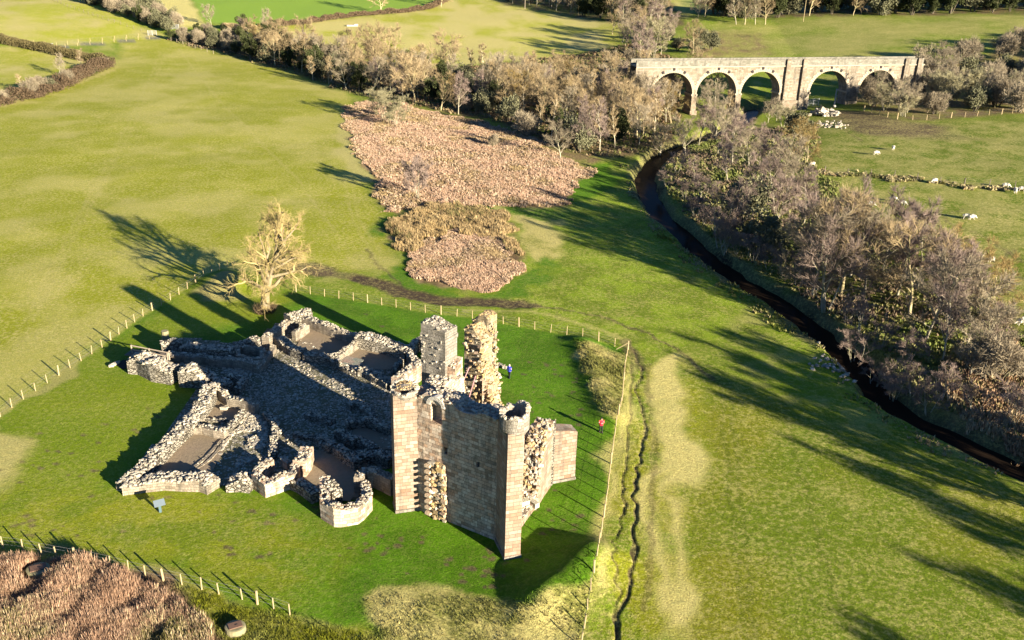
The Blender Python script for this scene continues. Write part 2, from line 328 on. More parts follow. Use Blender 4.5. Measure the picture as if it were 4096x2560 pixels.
# wood floor: leaf litter
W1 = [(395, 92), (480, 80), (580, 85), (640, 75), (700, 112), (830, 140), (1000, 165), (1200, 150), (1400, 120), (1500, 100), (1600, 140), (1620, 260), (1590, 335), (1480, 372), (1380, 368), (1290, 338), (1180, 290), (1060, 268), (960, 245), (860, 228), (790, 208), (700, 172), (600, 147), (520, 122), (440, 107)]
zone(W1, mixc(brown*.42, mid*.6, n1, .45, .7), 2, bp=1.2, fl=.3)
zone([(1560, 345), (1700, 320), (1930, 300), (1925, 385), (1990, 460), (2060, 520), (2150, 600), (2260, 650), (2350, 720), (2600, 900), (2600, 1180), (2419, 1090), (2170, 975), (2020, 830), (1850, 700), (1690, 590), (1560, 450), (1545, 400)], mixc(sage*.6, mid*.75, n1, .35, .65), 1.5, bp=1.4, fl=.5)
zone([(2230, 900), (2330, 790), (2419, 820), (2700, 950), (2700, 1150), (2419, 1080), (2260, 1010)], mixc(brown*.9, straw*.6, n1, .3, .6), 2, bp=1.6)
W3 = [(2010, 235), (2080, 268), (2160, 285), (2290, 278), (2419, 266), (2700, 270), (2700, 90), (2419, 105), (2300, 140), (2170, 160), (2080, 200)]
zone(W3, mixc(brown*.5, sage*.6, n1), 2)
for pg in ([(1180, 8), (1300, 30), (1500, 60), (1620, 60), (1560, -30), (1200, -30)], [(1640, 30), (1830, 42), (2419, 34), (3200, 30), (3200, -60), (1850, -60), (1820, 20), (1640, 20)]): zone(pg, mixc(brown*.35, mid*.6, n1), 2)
# field between castle and river: streaky green and straw
zone([(1480, 830), (1640, 850), (1800, 700), (1700, 640), (1500, 480), (1440, 380), (1380, 380), (1350, 440), (1290, 500), (1200, 500), (1220, 600), (1230, 680), (1100, 750)], mixc(mid*1.05, mid*1.5, n1, .4, .6), 2, fl=.5, bp=1.0)
zone([(1640, 860), (2419, 1180), (3000, 1500), (2700, 1900), (1400, 1800), (1500, 1500)], mixc(mid*1.0, lime*.62, n2, .35, .7), 4, fl=.6, bp=1.15)
zone([(1200, 500), (1290, 505), (1335, 560), (1330, 600), (1280, 620), (1240, 600), (1225, 560)], mixc(sage, straw, n1, .3, .6), 1.2, bp=1.6, fl=.9)
zone([(1360, 400), (1440, 380), (1470, 420), (1400, 470), (1345, 480)], lush[0, 0]*1.2, 1.2, bp=1.0, fl=.1)
zone([(930, 620), (990, 590), (1000, 660), (1090, 690), (1200, 675), (1240, 640), (1290, 600), (1330, 640), (1240, 700), (1100, 705), (960, 690), (920, 650)], mixc(lush*1.1, mid*1.2, n1, .45, .75), 1.0, fl=.2, bp=1.2)
zone([(880, 560), (905, 510), (985, 490), (1000, 500), (930, 520), (900, 560)], lush[0, 0]*1.1, .8, fl=.1)
zone([(1130, 484), (1260, 488), (1350, 500), (1330, 530), (1200, 505)], mixc(lush*1.2, straw, n1, .45, .8), .8)
zone([(850, 290), (810, 260), (790, 300), (800, 360), (860, 430), (900, 430), (845, 370)], straw[0, 0]*1.0, 1.5, amt=.8, fl=1)
BRACK = [(812, 258), (850, 240), (950, 246), (1050, 268), (1150, 292), (1250, 325), (1330, 372), (1400, 402), (1352, 440), (1340, 485), (1280, 492), (1200, 482), (1100, 487), (1020, 482), (930, 500), (893, 484), (893, 432), (862, 385), (832, 325)]
RUSH = [(898, 540), (930, 512), (1020, 484), (1130, 490), (1190, 505), (1200, 540), (1225, 575), (1225, 615), (1190, 575), (1080, 545), (1000, 565), (975, 600), (920, 565)]
BRACK2 = [(982, 600), (1020, 562), (1090, 542), (1160, 560), (1215, 600), (1228, 650), (1180, 680), (1090, 687), (1000, 668), (978, 635)]
REEDS = [(-60, 1320), (60, 1322), (150, 1338), (262, 1352), (350, 1392), (430, 1432), (480, 1475), (505, 1560), (-100, 1600)]
zone(BRACK, mixc(brown*1.0, brown*.55, n1, .4, .7), 1.0, bp=1.8, fl=.3); zone(RUSH, mixc(sage*.8, brown*.7, n1), .8, bp=1.5); zone(BRACK2, mixc(brown*.9, brown*.4, n1, .4, .6), .8, bp=1.8, fl=.2)
zone([(1230, 300), (1420, 375), (1400, 400), (1330, 372), (1180, 320)], mixc(brown*.5, sage*.6, n1), 1)
# castle green
fenceTop = [(700, 690), (850, 712), (1000, 738), (1100, 750), (1250, 776), (1350, 792), (1482, 826)]
LAWN = [(0, 988), (60, 942), (150, 882), (240, 822), (330, 752), (430, 692), (522, 636), (600, 660)]+fenceTop+[(1470, 950), (1455, 1000), (1440, 1100), (1430, 1200), (1412, 1300), (1395, 1400), (1365, 1560), (900, 1560), (860, 1500), (795, 1475), (700, 1450), (600, 1430), (510, 1410), (430, 1385), (340, 1360), (215, 1330), (150, 1315), (60, 1300), (0, 1285), (-300, 1300), (-300, 1100)]
zone(LAWN, mixc(lush*.95, lush*1.25, n1, .4, .6), .35, hard=True, fl=.12, bp=.75)
zone([(-300, 1100), (0, 990), (240, 822), (330, 752), (520, 640), (700, 700), (600, 760), (400, 800), (300, 840), (290, 880), (480, 940), (270, 1150), (520, 1160), (640, 1180), (500, 1330), (300, 1340), (0, 1285), (-300, 1300)], mixc(L3(np.full((1, 1), .75), lush, lime*.95), L3(np.full((1, 1), .45), lush, lime*.95), n2, .3, .7), 3, amt=.9, fl=.3, bp=.75)
zone([(-60, 1150), (260, 1170), (620, 1185), (800, 1280), (700, 1420), (500, 1400), (200, 1320), (0, 1280)], mixc(lime*.85, mid*1.05, n1, .35, .7), 4, amt=.7, fl=.45)
zone([(-60, 1000), (0, 1008), (60, 1018), (88, 1045), (70, 1085), (40, 1120), (0, 1165), (-60, 1200)], straw[0, 0]*.95, .8, amt=.9, fl=.6)
zone([(0, 985), (60, 940), (150, 880), (240, 820), (250, 828), (160, 895), (70, 955), (0, 1003)], straw[0, 0]*.8, .3, amt=.7)
for pg in ([(1352, 800), (1400, 806), (1484, 830), (1476, 900), (1470, 960), (1450, 990), (1418, 970), (1392, 940), (1378, 880), (1365, 835)],
           [(850, 1430), (900, 1400), (1000, 1405), (1150, 1420), (1250, 1412), (1330, 1360), (1385, 1310), (1412, 1300), (1395, 1400), (1365, 1560), (880, 1560)]): zone(pg, mixc(sage*.85, straw*1.0, n1, .35, .6), .6, bp=1.3, fl=.9)
zone([(470, 690), (500, 655), (530, 640), (560, 655), (575, 700), (545, 715), (490, 712)], straw[0, 0]*.75, .7, bp=1.4)
zone([(795, 1475), (860, 1500), (900, 1560), (480, 1560), (470, 1470), (420, 1425), (340, 1385), (250, 1350), (340, 1360), (600, 1430)], mixc(sage*1.0, lime*.7, n1, .3, .7), .5, bp=1.4, fl=.6)
zone([(0, 1270), (90, 1290), (215, 1318), (215, 1330), (60, 1312), (0, 1300)], mud[0, 0]*1.6, .6, amt=.7)
zone(REEDS, mixc(brown*.75, brown*.4, n1), .6, bp=1.8)
# straw strips, mud and ruts beside the fence track
zone([(1484, 826), (1640, 850), (1660, 900), (1640, 1100), (1640, 1300), (1600, 1560), (1365, 1560), (1412, 1300), (1455, 1000), (1470, 950)], mixc(mid*1.25, lime*.8, n1, .35, .65), 1.5, fl=.75, bp=1.3)
for pg in ([(1530, 905), (1570, 850), (1625, 838), (1638, 880), (1615, 930), (1600, 985), (1560, 1000), (1535, 960)], [(1528, 960), (1590, 960), (1620, 1010), (1640, 1090), (1650, 1150), (1600, 1160), (1560, 1100), (1535, 1060)],
           [(1540, 1050), (1575, 1060), (1570, 1160), (1560, 1260), (1565, 1360), (1590, 1440), (1560, 1450), (1538, 1330), (1530, 1200)], [(1600, 1150), (1625, 1200), (1610, 1330), (1590, 1440), (1575, 1400), (1595, 1280)],
           [(1462, 960), (1482, 840), (1492, 850), (1480, 960), (1452, 1110), (1425, 1290), (1405, 1300), (1435, 1110)], [(1600, 1380), (1640, 1420), (1625, 1500), (1560, 1500)]):
    zone(pg, straw[0, 0]*1.2, .9, amt=1, noise=.35, bp=1.4, fl=.4)
mudc = mud[0, 0]
track([(0, 252), (100, 217), (190, 192), (262, 166)], straw[0, 0], 1.6, .8)
track([(690, 632), (730, 632), (760, 642)], mudc*1.0, 2.4, .95); track([(750, 642), (800, 650), (850, 657)], mudc*1.3, 1.3, .65, dash=.3)
track([(850, 657), (900, 670), (950, 690), (1040, 709), (1150, 713), (1230, 718)], mudc*.75, 1.6, 1, carve=.15); track([(940, 697), (1040, 716), (1150, 720), (1260, 722)], mudc*.7, .8, .95)
track([(1200, 716), (1320, 730), (1420, 748), (1520, 785), (1600, 825), (1650, 870), (1690, 900)], mudc*.8, .32, .75, dash=.4)
track([(870, 590), (890, 625), (930, 655), (960, 690)], mudc, .3, .6, dash=.5); track([(1100, 735), (1250, 735), (1340, 755), (1450, 790), (1480, 805), (1492, 820)], straw[0, 0], .5, .5, dash=.5)
for k in ([(1484, 812), (1502, 835), (1515, 868), (1510, 892), (1500, 920), (1512, 960), (1525, 1010), (1518, 1060), (1506, 1110), (1498, 1160), (1500, 1220), (1496, 1260), (1502, 1320), (1496, 1370), (1480, 1410), (1452, 1470), (1444, 1560)],
          [(1492, 860), (1488, 930), (1484, 1000), (1476, 1080), (1472, 1150), (1476, 1210), (1450, 1280), (1455, 1340), (1462, 1400), (1450, 1470), (1440, 1560)]):
    track(k, mudc*.85, .17 if k[0][0] == 1484 else .12, .9 if k[0][0] == 1484 else .7, carve=.12, dash=.3 if k[0][0] == 1484 else .6)
track([(1478, 808), (1500, 838), (1512, 868)], mudc*1.1, .8, .7, dash=.4); track([(1531, 860), (1534, 960), (1548, 1060), (1540, 1180), (1540, 1320), (1520, 1440)], mudc*1.2, .3, .45, dash=.5)
zone([(1950, 262), (2060, 262), (2150, 288), (2250, 300), (2210, 322), (2060, 322), (1985, 300)], mudc*1.2, 2.5, bp=1.2, amt=.95)
zone([(2060, 290), (2180, 300), (2330, 330), (2150, 330)], mudc*1.6, 3, amt=.5)
track([(2275, 497), (2240, 505), (2232, 517), (2250, 530), (2330, 560), (2419, 620)], mudc*1.2, .35, .5, dash=.4); track([(2400, 590), (2380, 600), (2375, 615), (2390, 640), (2419, 660)], mudc*1.2, .35, .5, dash=.4)
track([(1960, 290), (2000, 310), (2040, 335)], mudc, .4, .5, dash=.4)
for k in ([(860, 330), (830, 420), (850, 520), (900, 600)], [(845, 330), (815, 425), (835, 525), (885, 605)], [(420, 110), (520, 240), (700, 420), (800, 560)], [(380, 120), (300, 300), (180, 520), (60, 760)], [(392, 120), (314, 300), (196, 520), (78, 760)]): track(k, straw[0, 0]*.95, .35, .28, dash=.5)
for k in ([(1700, 900), (1720, 1100), (1740, 1300), (1760, 1511)], [(1722, 900), (1744, 1100), (1764, 1300), (1784, 1511)], [(1850, 950), (1900, 1150), (1960, 1350), (2020, 1511)]): track(k, mid[0, 0]*.6, .3, .4, dash=.6)
track([(90, 116), (200, 105), (300, 97), (385, 86)], (.10, .10, .10), 1.6, 1, soft=.15)
track([(1745, 85), (1765, 87)], (.05, .03, .02), 2.0, .7)
# worn bare spots on the green
lw = Wp(LAWN); lx = [p[0] for p in lw]; ly = [p[1] for p in lw]; rg = np.random.default_rng(3); spots = []
sel = (GXX > -60) & (GXX < 16) & (GYY > 55) & (GYY < 130); sx, sy = GXX[sel], GYY[sel]; dm = np.zeros(sx.shape); nn = vn(sx/.35, sy/.35, 9)
for (cx, cy, n, sp) in ((90, 1250, 16, 60), (150, 1090, 18, 60), (330, 1010, 7, 40), (620, 1230, 12, 90), (560, 1290, 6, 50), (900, 1290, 16, 60), (1150, 1330, 22, 50), (1290, 1240, 12, 45), (1280, 1000, 16, 60), (1330, 900, 12, 40), (1230, 930, 10, 30), (750, 1200, 8, 60), (400, 1180, 8, 60), (870, 745, 8, 50), (1300, 1120, 8, 40), (1280, 860, 6, 30)):
    for _ in range(n):
        p = G(D(cx+rg.normal()*sp, cy+rg.normal()*sp*.5)); r0 = .16+.26*rg.random()
        dm = np.maximum(dm, sm(1.25, .5, np.hypot(sx-p[0], (sy-p[1])*1.2)/r0+1.1*(nn-.5)))
inl = poly_sd(sx, sy, lw) < -.8
COL[sel] = COL[sel]*(1-(dm*inl*.8)[:, None])+mudc*1.2*(dm*inl*.8)[:, None]
# riverbed and banks
dr_, _s = seg_dist(wX, wY, river); mB = sm(4.6, 3.0, dr_)
COL = L3(mB*.75*(1-sm(292, 312, GYY)), COL, V3((.09, .07, .045))); COL = L3(sm(2.4, 1.6, dr_)*(1-sm(292, 312, GYY)), COL, V3((.03, .022, .014)))
V = np.stack([GXX, GYY, GZ], -1).reshape(-1, 3); nr, nc = GXX.shape
i0 = np.arange(nr*nc).reshape(nr, nc); Q4 = np.stack([i0[:-1, :-1], i0[:-1, 1:], i0[1:, 1:], i0[1:, :-1]], -1).reshape(-1, 4)[:, ::-1]
m = NT('meadow ground', .95, .1); p = m.geo(); a = m.attr('Col').outputs[0]; fl = m.attr('fleck').outputs[2]; bp = m.attr('bumpy').outputs[2]
f1 = m.noise(1.1, 7, p, .72); f2 = m.noise(5.5, 5, p, .75); f3 = m.noise(.16, 3, p)
c = m.mix(m.ma('MULTIPLY', fl, m.ramp(m.ma('ADD', m.ma('MULTIPLY', m.noise(1.9, 7, p, .78), .85), m.ma('MULTIPLY', f3, .2)), [(.5, (0, 0, 0)), (.62, (.9,)*3)])), a, (.40, .34, .12, 1))
c = m.mix(1.0, c, m.mix(m.ramp(f2, [(.3, (0, 0, 0)), (.7, (1, 1, 1))]), g(.5), g(1.42)), 'MULTIPLY'); c = m.mix(1.0, c, m.mix(f1, (.78, .88, .85, 1), (1.2, 1.12, 1.0, 1)), 'MULTIPLY')
hh = m.ma('ADD', m.ma('MULTIPLY', m.noise(1.3, 3, p, .55), .55), m.ma('MULTIPLY', f2, .75)); bn = m.n('Bump', Height=hh, Distance=.34); m.t.links.new(m.ma('MULTIPLY', bp, .62), bn.inputs['Strength']); m.t.links.new(bn.outputs[0], m.b.inputs['Normal'])
m.col(c); M['ground'] = m.m
me = npmesh('ground', V, Q4, M['ground'], np.concatenate([np.clip(COL, 0, 1), np.ones(COL.shape[:2]+(1,))], -1).reshape(-1, 4), True)
for nm, arr in (('fleck', FL), ('bumpy', BP)): at_ = me.attributes.new(nm, 'FLOAT', 'POINT'); at_.data.foreach_set('value', arr.ravel().astype(np.float32))
tag(link('ground', me), kind='structure', label='rolling grass pasture, castle green and dry grass banks')
# river surface
mb = MB(); cl = [np.array(p) for p in river]; L = []
for i, p in enumerate(cl):
    d = cl[min(i+1, len(cl)-1)]-cl[max(i-1, 0)]; d /= np.linalg.norm(d); nrm = np.array([d[1], -d[0]]); L.append((p-nrm*5, p+nrm*5))
for (a0, b0), (a1, b1) in zip(L[:-1], L[1:]): mb.quad([(*a0, WATER_Z), (*b0, WATER_Z), (*b1, WATER_Z), (*a1, WATER_Z)])
m = NT('peaty river water', .12, .03); m.b.inputs['IOR'].default_value = 1.13; m.bump(m.noise(1.5, 3, m.geo()), .12, .05); M['water'] = m.col((.018, .012, .008, 1))
tag(part('river', mb, M['water']), kind='structure', label='narrow dark river winding beside the trees')
# ================================================================ STONES AND WALLS
_ico = [(0, 0, -1), (.72, -.53, -.45), (-.28, -.85, -.45), (-.89, 0, -.45), (-.28, .85, -.45), (.72, .53, -.45), (.28, -.85, .45), (-.72, -.53, .45), (-.72, .53, .45), (.28, .85, .45), (.89, 0, .45), (0, 0, 1)]
_icf = [(0, 1, 2), (1, 0, 5), (0, 2, 3), (0, 3, 4), (0, 4, 5), (1, 5, 10), (2, 1, 6), (3, 2, 7), (4, 3, 8), (5, 4, 9), (1, 10, 6), (2, 6, 7), (3, 7, 8), (4, 8, 9), (5, 9, 10), (6, 10, 11), (7, 6, 11), (8, 7, 11), (9, 8, 11), (10, 9, 11)]
_cub = np.array([(x, y, z) for z in (-1, 1) for y in (-1, 1) for x in (-1, 1)], float); _cf = ((0, 2, 3, 1), (4, 5, 7, 6), (0, 1, 5, 4), (2, 6, 7, 3), (0, 4, 6, 2), (1, 3, 7, 5))
def stone(mb, p, s, pal='grey', rz=None, flat=.62):
    blk = random.random() < .45; B = _cub*.72 if blk else np.array(_ico)
    B = B*(np.array([random.uniform(.75, 1.25), random.uniform(.55, .95), random.uniform(.45, .75)*flat/.62])*s)*(1+.16*np.random.default_rng(random.randrange(1 << 30)).normal(size=(len(B), 1)))
    a = random.random()*6.28 if rz is None else rz; t = random.gauss(0, .22); cs, sn, ct, st = math.cos(a), math.sin(a), math.cos(t), math.sin(t)
    M3 = np.array([[cs, -sn, 0], [sn, cs, 0], [0, 0, 1]])@np.array([[1, 0, 0], [0, ct, -st], [0, st, ct]]); B = B@M3.T+np.array(p)
    k = random.uniform(.65, 1.25); c = {'grey': (.34, .295, .225), 'ochre': (.31, .22, .11), 'pink': (.30, .21, .14), 'dark': (.13, .115, .09)}[pal]; j = random.uniform(-.03, .04)
    mb.add(B, _cf if blk else _icf, (c[0]*k+j, c[1]*k+j*.6, c[2]*k, 1))
def path_len(P): return np.concatenate([[0], np.cumsum([np.hypot(*(np.array(b)-np.array(a))[:2]) for a, b in zip(P[:-1], P[1:])])])
def wall(name, P, h, th, label, cat='wall', group=None, mat='low', cap=True, parent=None, pal='grey', z0=None, holes=(), rag=.18, dens=9, st=.26, closed=False, step=.5, ends=True, batter=0.0):
    """thick masonry wall along P (xy points); h one height or one per point; ragged top with loose stones"""
    P = [np.array(p[:2], float) for p in P]
    if closed: P = P+[P[0]]
    hs = h if hasattr(h, '__len__') else [h]*len(P); hs = list(hs)+([hs[0]] if closed and len(hs) < len(P) else []); cum = path_len(P); Lt = cum[-1]; seed = random.randrange(999)
    ss = set(np.linspace(0, Lt, max(2, int(Lt/step)+1)).round(3))
    for c_ in cum: ss = {s for s in ss if abs(s-c_) > .12}|{round(float(c_), 3)}
    for (a, b, z_, z2) in holes: ss = {s for s in ss if min(abs(s-a), abs(s-b)) > .1}|{a, b}
    ss = sorted(ss); mb = MB(); N = []
    for i in range(len(P)-1):
        d = P[i+1]-P[i]; d /= np.linalg.norm(d)+1e-9; N.append(np.array([d[1], -d[0]]))
    rows = []
    for s in ss:
        i = min(max(int(np.searchsorted(cum, s, 'right'))-1, 0), len(P)-2); t = (s-cum[i])/(cum[i+1]-cum[i]+1e-9); c0 = P[i]*(1-t)+P[i+1]*t
        if abs(s-cum[i]) < 1e-3 and i > 0: n = N[i]+N[i-1]; n = n/(n@N[i])
        elif (abs(s) < 1e-3 or abs(s-Lt) < 1e-3) and closed: n = N[0]+N[-1]; n = n/(n@N[0])
        else: n = N[i]
        gz = float(terr(*c0)) if z0 is None else z0; H = hs[i]*(1-t)+hs[i+1]*t; j = (vn(s*1.3, seed, 5)-.5)*2*rag*(1 if H > .5 else .4)
        rows.append((s, c0, n, gz-.25, gz+H+float(j)))
    nv = max(1, int(max(hs)/.55))
    for k in (1, -1):
        for (s0, c0, n0, b0, t0), (s1, c1, n1_, b1, t1) in zip(rows[:-1], rows[1:]):
            def pt(s, c, n, b, t, v):
                z = b+(t-b)*v; jj = (float(vn(s*1.7+k*9, z*1.7, seed))-.5)*.07; q = c+n*k*(th/2+jj+batter*(1-v)); return (q[0], q[1], z)
            zs = [v/nv for v in range(nv+1)]
            hh_ = [q for q in holes if q[0] <= s0+1e-3 and q[1] >= s1-1e-3 and k == 1]
            if hh_:
                za, zb = [(z-b0)/(t0-b0) for z in hh_[0][2:4]]; zs = sorted([v for v in zs if min(abs(v-za), abs(v-zb)) > .015]+[za, min(zb, 1)])
            for va, vb in zip(zs[:-1], zs[1:]):
                if hh_ and va >= za-1e-3 and vb <= zb+1e-3: continue
                A, B, C2, D2 = pt(s0, c0, n0, b0, t0, va), pt(s1, c1, n1_, b1, t1, va), pt(s1, c1, n1_, b1, t1, vb), pt(s0, c0, n0, b0, t0, vb)
                q = [A, B, C2, D2]; u = [(s0, A[2]), (s1, B[2]), (s1, C2[2]), (s0, D2[2])]
                if k < 0: q = q[::-1]; u = u[::-1]
                mb.quad(q, u)
    for (s0, c0, n0, b0, t0), (s1, c1, n1_, b1, t1) in zip(rows[:-1], rows[1:]):
        mb.quad([(*(c0+n0*th/2), t0), (*(c1+n1_*th/2), t1), (*(c1-n1_*th/2), t1), (*(c0-n0*th/2), t0)], [(s0, 0), (s1, 0), (s1, th), (s0, th)])
    if not closed:
        for (s, c0, n0, b, t), k in ((rows[0], 1), (rows[-1], -1)):
            q = [(*(c0-n0*(th/2+batter)), b), (*(c0+n0*(th/2+batter)), b), (*(c0+n0*th/2), t), (*(c0-n0*th/2), t)]; mb.quad(q if k > 0 else q[::-1], [(0, b), (th, b), (th, t), (0, t)])
    for (a, b, za, zb) in holes:                      # recess of each opening
        (sa, ca, na, _, _), (sb, cb, nb, _, _) = [min(rows, key=lambda r: abs(r[0]-q)) for q in (a, b)]; dp = .75
        o0, o1 = ca+na*th/2, cb+nb*th/2; i0_, i1_ = ca+na*(th/2-dp), cb+nb*(th/2-dp)
        for q in ([(*o0, za), (*o1, za), (*i1_, za), (*i0_, za)], [(*i0_, zb), (*i1_, zb), (*o1, zb), (*o0, zb)], [(*i0_, za), (*i0_, zb), (*o0, zb), (*o0, za)], [(*o1, za), (*o1, zb), (*i1_, zb), (*i1_, za)], [(*i0_, za), (*i1_, za), (*i1_, zb), (*i0_, zb)]):
            mb.quad(q, [(p_[0]+p_[1], p_[2]) for p_ in q])
    root = parent
    if parent is None:
        mid_ = P[len(P)//2]; root = empty(name, (0, 0, 0), label, cat, group)
    part('masonry', mb, M[mat], root)
    if cap:
        cb_ = MB()
        for _ in range(int(Lt*th*dens*1.15)):
            s = random.uniform(0, Lt); i = min(max(int(np.searchsorted(cum, s, 'right'))-1, 0), len(P)-2); t = (s-cum[i])/(cum[i+1]-cum[i]+1e-9)
            c0 = P[i]*(1-t)+P[i+1]*t; o = random.uniform(-.5, .5)*th; q = c0+N[i]*o; z = float(np.interp(s, [r_0[0] for r_0 in rows], [r_0[4] for r_0 in rows]))
            stone(cb_, (q[0], q[1], z+random.uniform(-.08, .04)+.10*(1-(2*o/th)**2)), st*.58*random.uniform(.5, 1.35), pal, flat=.5)
        tag(part('rubble_top', cb_, M['stones'], root), kind='stuff')
    return root
def W(zf, pts, h, th, label, z=None, **k):
    """wall whose top centre line is seen at these picture points"""
    hs = h if hasattr(h, '__len__') else [h]*len(pts); Pw = [at(zf(*p), (hh if z is None else z+hh)) for p, hh in zip(pts, hs)]
    return wall(k.pop('name', 'ruined_wall'), Pw, h, th*.84, label, **k)
# ================================================================ SOLAR TOWER (the tall keep)
av = np.array([.853, -.522]); bv = np.array([.392, .92]); nf = np.array([-.522, -.853]); nrt = np.array([.92, -.392])
FL, FR, BR, BL = np.array([-8.8, 73.9]), np.array([.16, 68.42]), np.array([4.4, 78.3]), np.array([-4.6, 83.8])
keep = empty('ruined_tower', (-2, 76, 0), 'tall roofless sandstone tower with corner buttresses, broken arch and dark shaded front wall', 'castle tower')
keep.location = (0, 0, 0)
def kw(name, P, h, th, mat='ashlar', **k):
    o = empty(name); o.parent = keep; wall(name, P, h, th, None, parent=o, mat=mat, **k); return o
def face_stones(mb, p0, p1, z0, z1, n, out, s=.24, pal='ochre', dep=.18, zfun=None):
    s *= .66; n = int(n*1.1)
    p0 = np.array(p0, float); p1 = np.array(p1, float); out = np.array(out, float)
    for _ in range(n):
        t = random.random(); z = random.uniform(z0, z1 if zfun is None else max(z0+.1, zfun(t)))
        q = p0+(p1-p0)*t+out*random.uniform(-.5, 1)*dep; stone(mb, (q[0], q[1], z), s*random.uniform(.6, 1.4), random.choice(('ochre', 'ochre', 'pink', 'grey')) if pal == 'ochre' else pal, rz=math.atan2(p1[1]-p0[1], p1[0]-p0[0])+random.gauss(0, .25), flat=.7)
off = nf*-1.1
fw = kw('front_wall', [FL+off, FL+av*1.6+off, FL+av*3.0+off, FL+av*5+off, FL+av*8+off, FR+off], [11.3, 11.9, 12.3, 11.8, 11.9, 12.3], 2.2, holes=((2.3, 3.5, 9.7, 11.5), (3.7, 4.05, 6.9, 7.6), (7.1, 7.45, 6.7, 7.2)), rag=.3, dens=11, st=.3)
mb = MB()                                                   # arch ring over the wall-head opening
ca = FL+av*2.9+nf*.12
for k in range(11):
    a0 = math.pi*k/11; a1 = math.pi*(k+1)/11-.03; pts = []
    for r0 in (.62, .98):
        for aa in (a0, a1): pts.append((math.cos(aa)*r0, 11.35+math.sin(aa)*r0*.95))
    F_ = [np.array([*(ca+av*-x), z]) for x, z in (pts[0], pts[1], pts[3], pts[2])]; B_ = [f+np.array([*(-nf*.7), 0]) for f in F_]
    mb.add(F_+B_, ((0, 1, 2, 3), (7, 6, 5, 4), (0, 4, 5, 1), (1, 5, 6, 2), (2, 6, 7, 3), (3, 7, 4, 0)), (.4, .36, .3, 1))
part('arch', mb, M['stones'], keep)
mb = MB()
for z in np.arange(.2, 5.8, .26):
    for s in np.arange(2.35, 3.95, .3):
        q = FL+av*(s+random.uniform(-.1, .1))+nf*random.uniform(.02, .34); stone(mb, (q[0], q[1], z+random.uniform(-.05, .05)), random.uniform(.2, .33), random.choice(('ochre', 'pink', 'grey')), rz=-.55+random.gauss(0, .2), flat=.75)
for z in np.arange(.5, 5.8, .62):
    q = FL+av*2.3+nf*.3; mb.box((q[0], q[1], z), (.55, .75, .24), -.549, col=(.40, .3, .2, 1))
part('broken_wall_stub', mb, M['stones'], keep)
def buttress(P, h, w_, mat='ashlar_pink', name='buttress'):
    return kw(name, P, h, w_, mat, rag=.05, cap=False, batter=.03)
buttress([(-7.3, 74.45), (-10.30, 73.56)], 11.9, 1.40); buttress([(-.3, 69.3), (.57, 66.63)], 12.1, 1.34); bb = buttress([(3.2, 78.9), (6.25, 80.1)], [6.0, 5.3], 1.45)
for p0, p1, w_ in (((-7.3, 74.45), (-10.36, 73.54), 1.56), ((-.3, 69.3), (.60, 66.56), 1.5), ((3.2, 78.9), (6.3, 80.13), 1.6)): kw('plinth', [p0, p1], .28, w_, 'ashlar_rough', rag=.02, cap=False, batter=.06)
def drum(name, c, r, z0, z1, hfun, n=26, th=.34, flare=.0):
    mb = MB(); A = [2*math.pi*i/n for i in range(n+1)]
    for a0, a1 in zip(A[:-1], A[1:]):
        t0, t1 = hfun(a0), hfun(a1)
        P_ = lambda a, rr_, z: (c[0]+math.cos(a)*rr_, c[1]+math.sin(a)*rr_, z)
        mb.quad([P_(a0, r-.28, z0-.5), P_(a1, r-.28, z0-.5), P_(a1, r+flare, z0), P_(a0, r+flare, z0)], [(a0*r, z0-.5), (a1*r, z0-.5), (a1*r, z0), (a0*r, z0)])
        mb.quad([P_(a0, r+flare, z0), P_(a1, r+flare, z0), P_(a1, r, z1+t1), P_(a0, r, z1+t0)], [(a0*r, z0), (a1*r, z0), (a1*r, z1), (a0*r, z1)])
        mb.quad([P_(a0, r, z1+t0), P_(a1, r, z1+t1), P_(a1, r-th, z1+t1), P_(a0, r-th, z1+t0)]); mb.quad([P_(a0, r-th, z1+t0), P_(a1, r-th, z1+t1), P_(a1, r-th, z0), P_(a0, r-th, z0)])
        mb.quad([P_(a0, r-th, z0+.55), P_(a1, r-th, z0+.55), (*c, z0+.75)])
    o = part(name, mb, M['ashlar_rough'], keep); sb = MB()
    for _ in range(90):
        a = random.random()*6.283; q = (c[0]+math.cos(a)*(r-.15), c[1]+math.sin(a)*(r-.15), z1+hfun(a)+.03); stone(sb, q, random.uniform(.14, .26), 'grey', rz=a)
    for _ in range(60):
        a = random.random()*6.283; q_ = random.random()*(r-.4); stone(sb, (c[0]+math.cos(a)*q_, c[1]+math.sin(a)*q_, z0+.62), random.uniform(.08, .2), 'ochre')
    tag(part('rubble_top', sb, M['stones'], o), kind='stuff'); return o
drum('corner_turret', (.42, 67.75), 1.22, 12.1, 13.35, lambda a: .55*max(0, math.cos(a-.6))+.12*math.sin(a*7)+.1*math.sin(a*3))
drum('corner_turret', (-9.25, 74.15), 1.2, 11.75, 11.95, lambda a: .5*max(0, math.cos(a-1.9))+.07*math.sin(a*5), flare=.06)
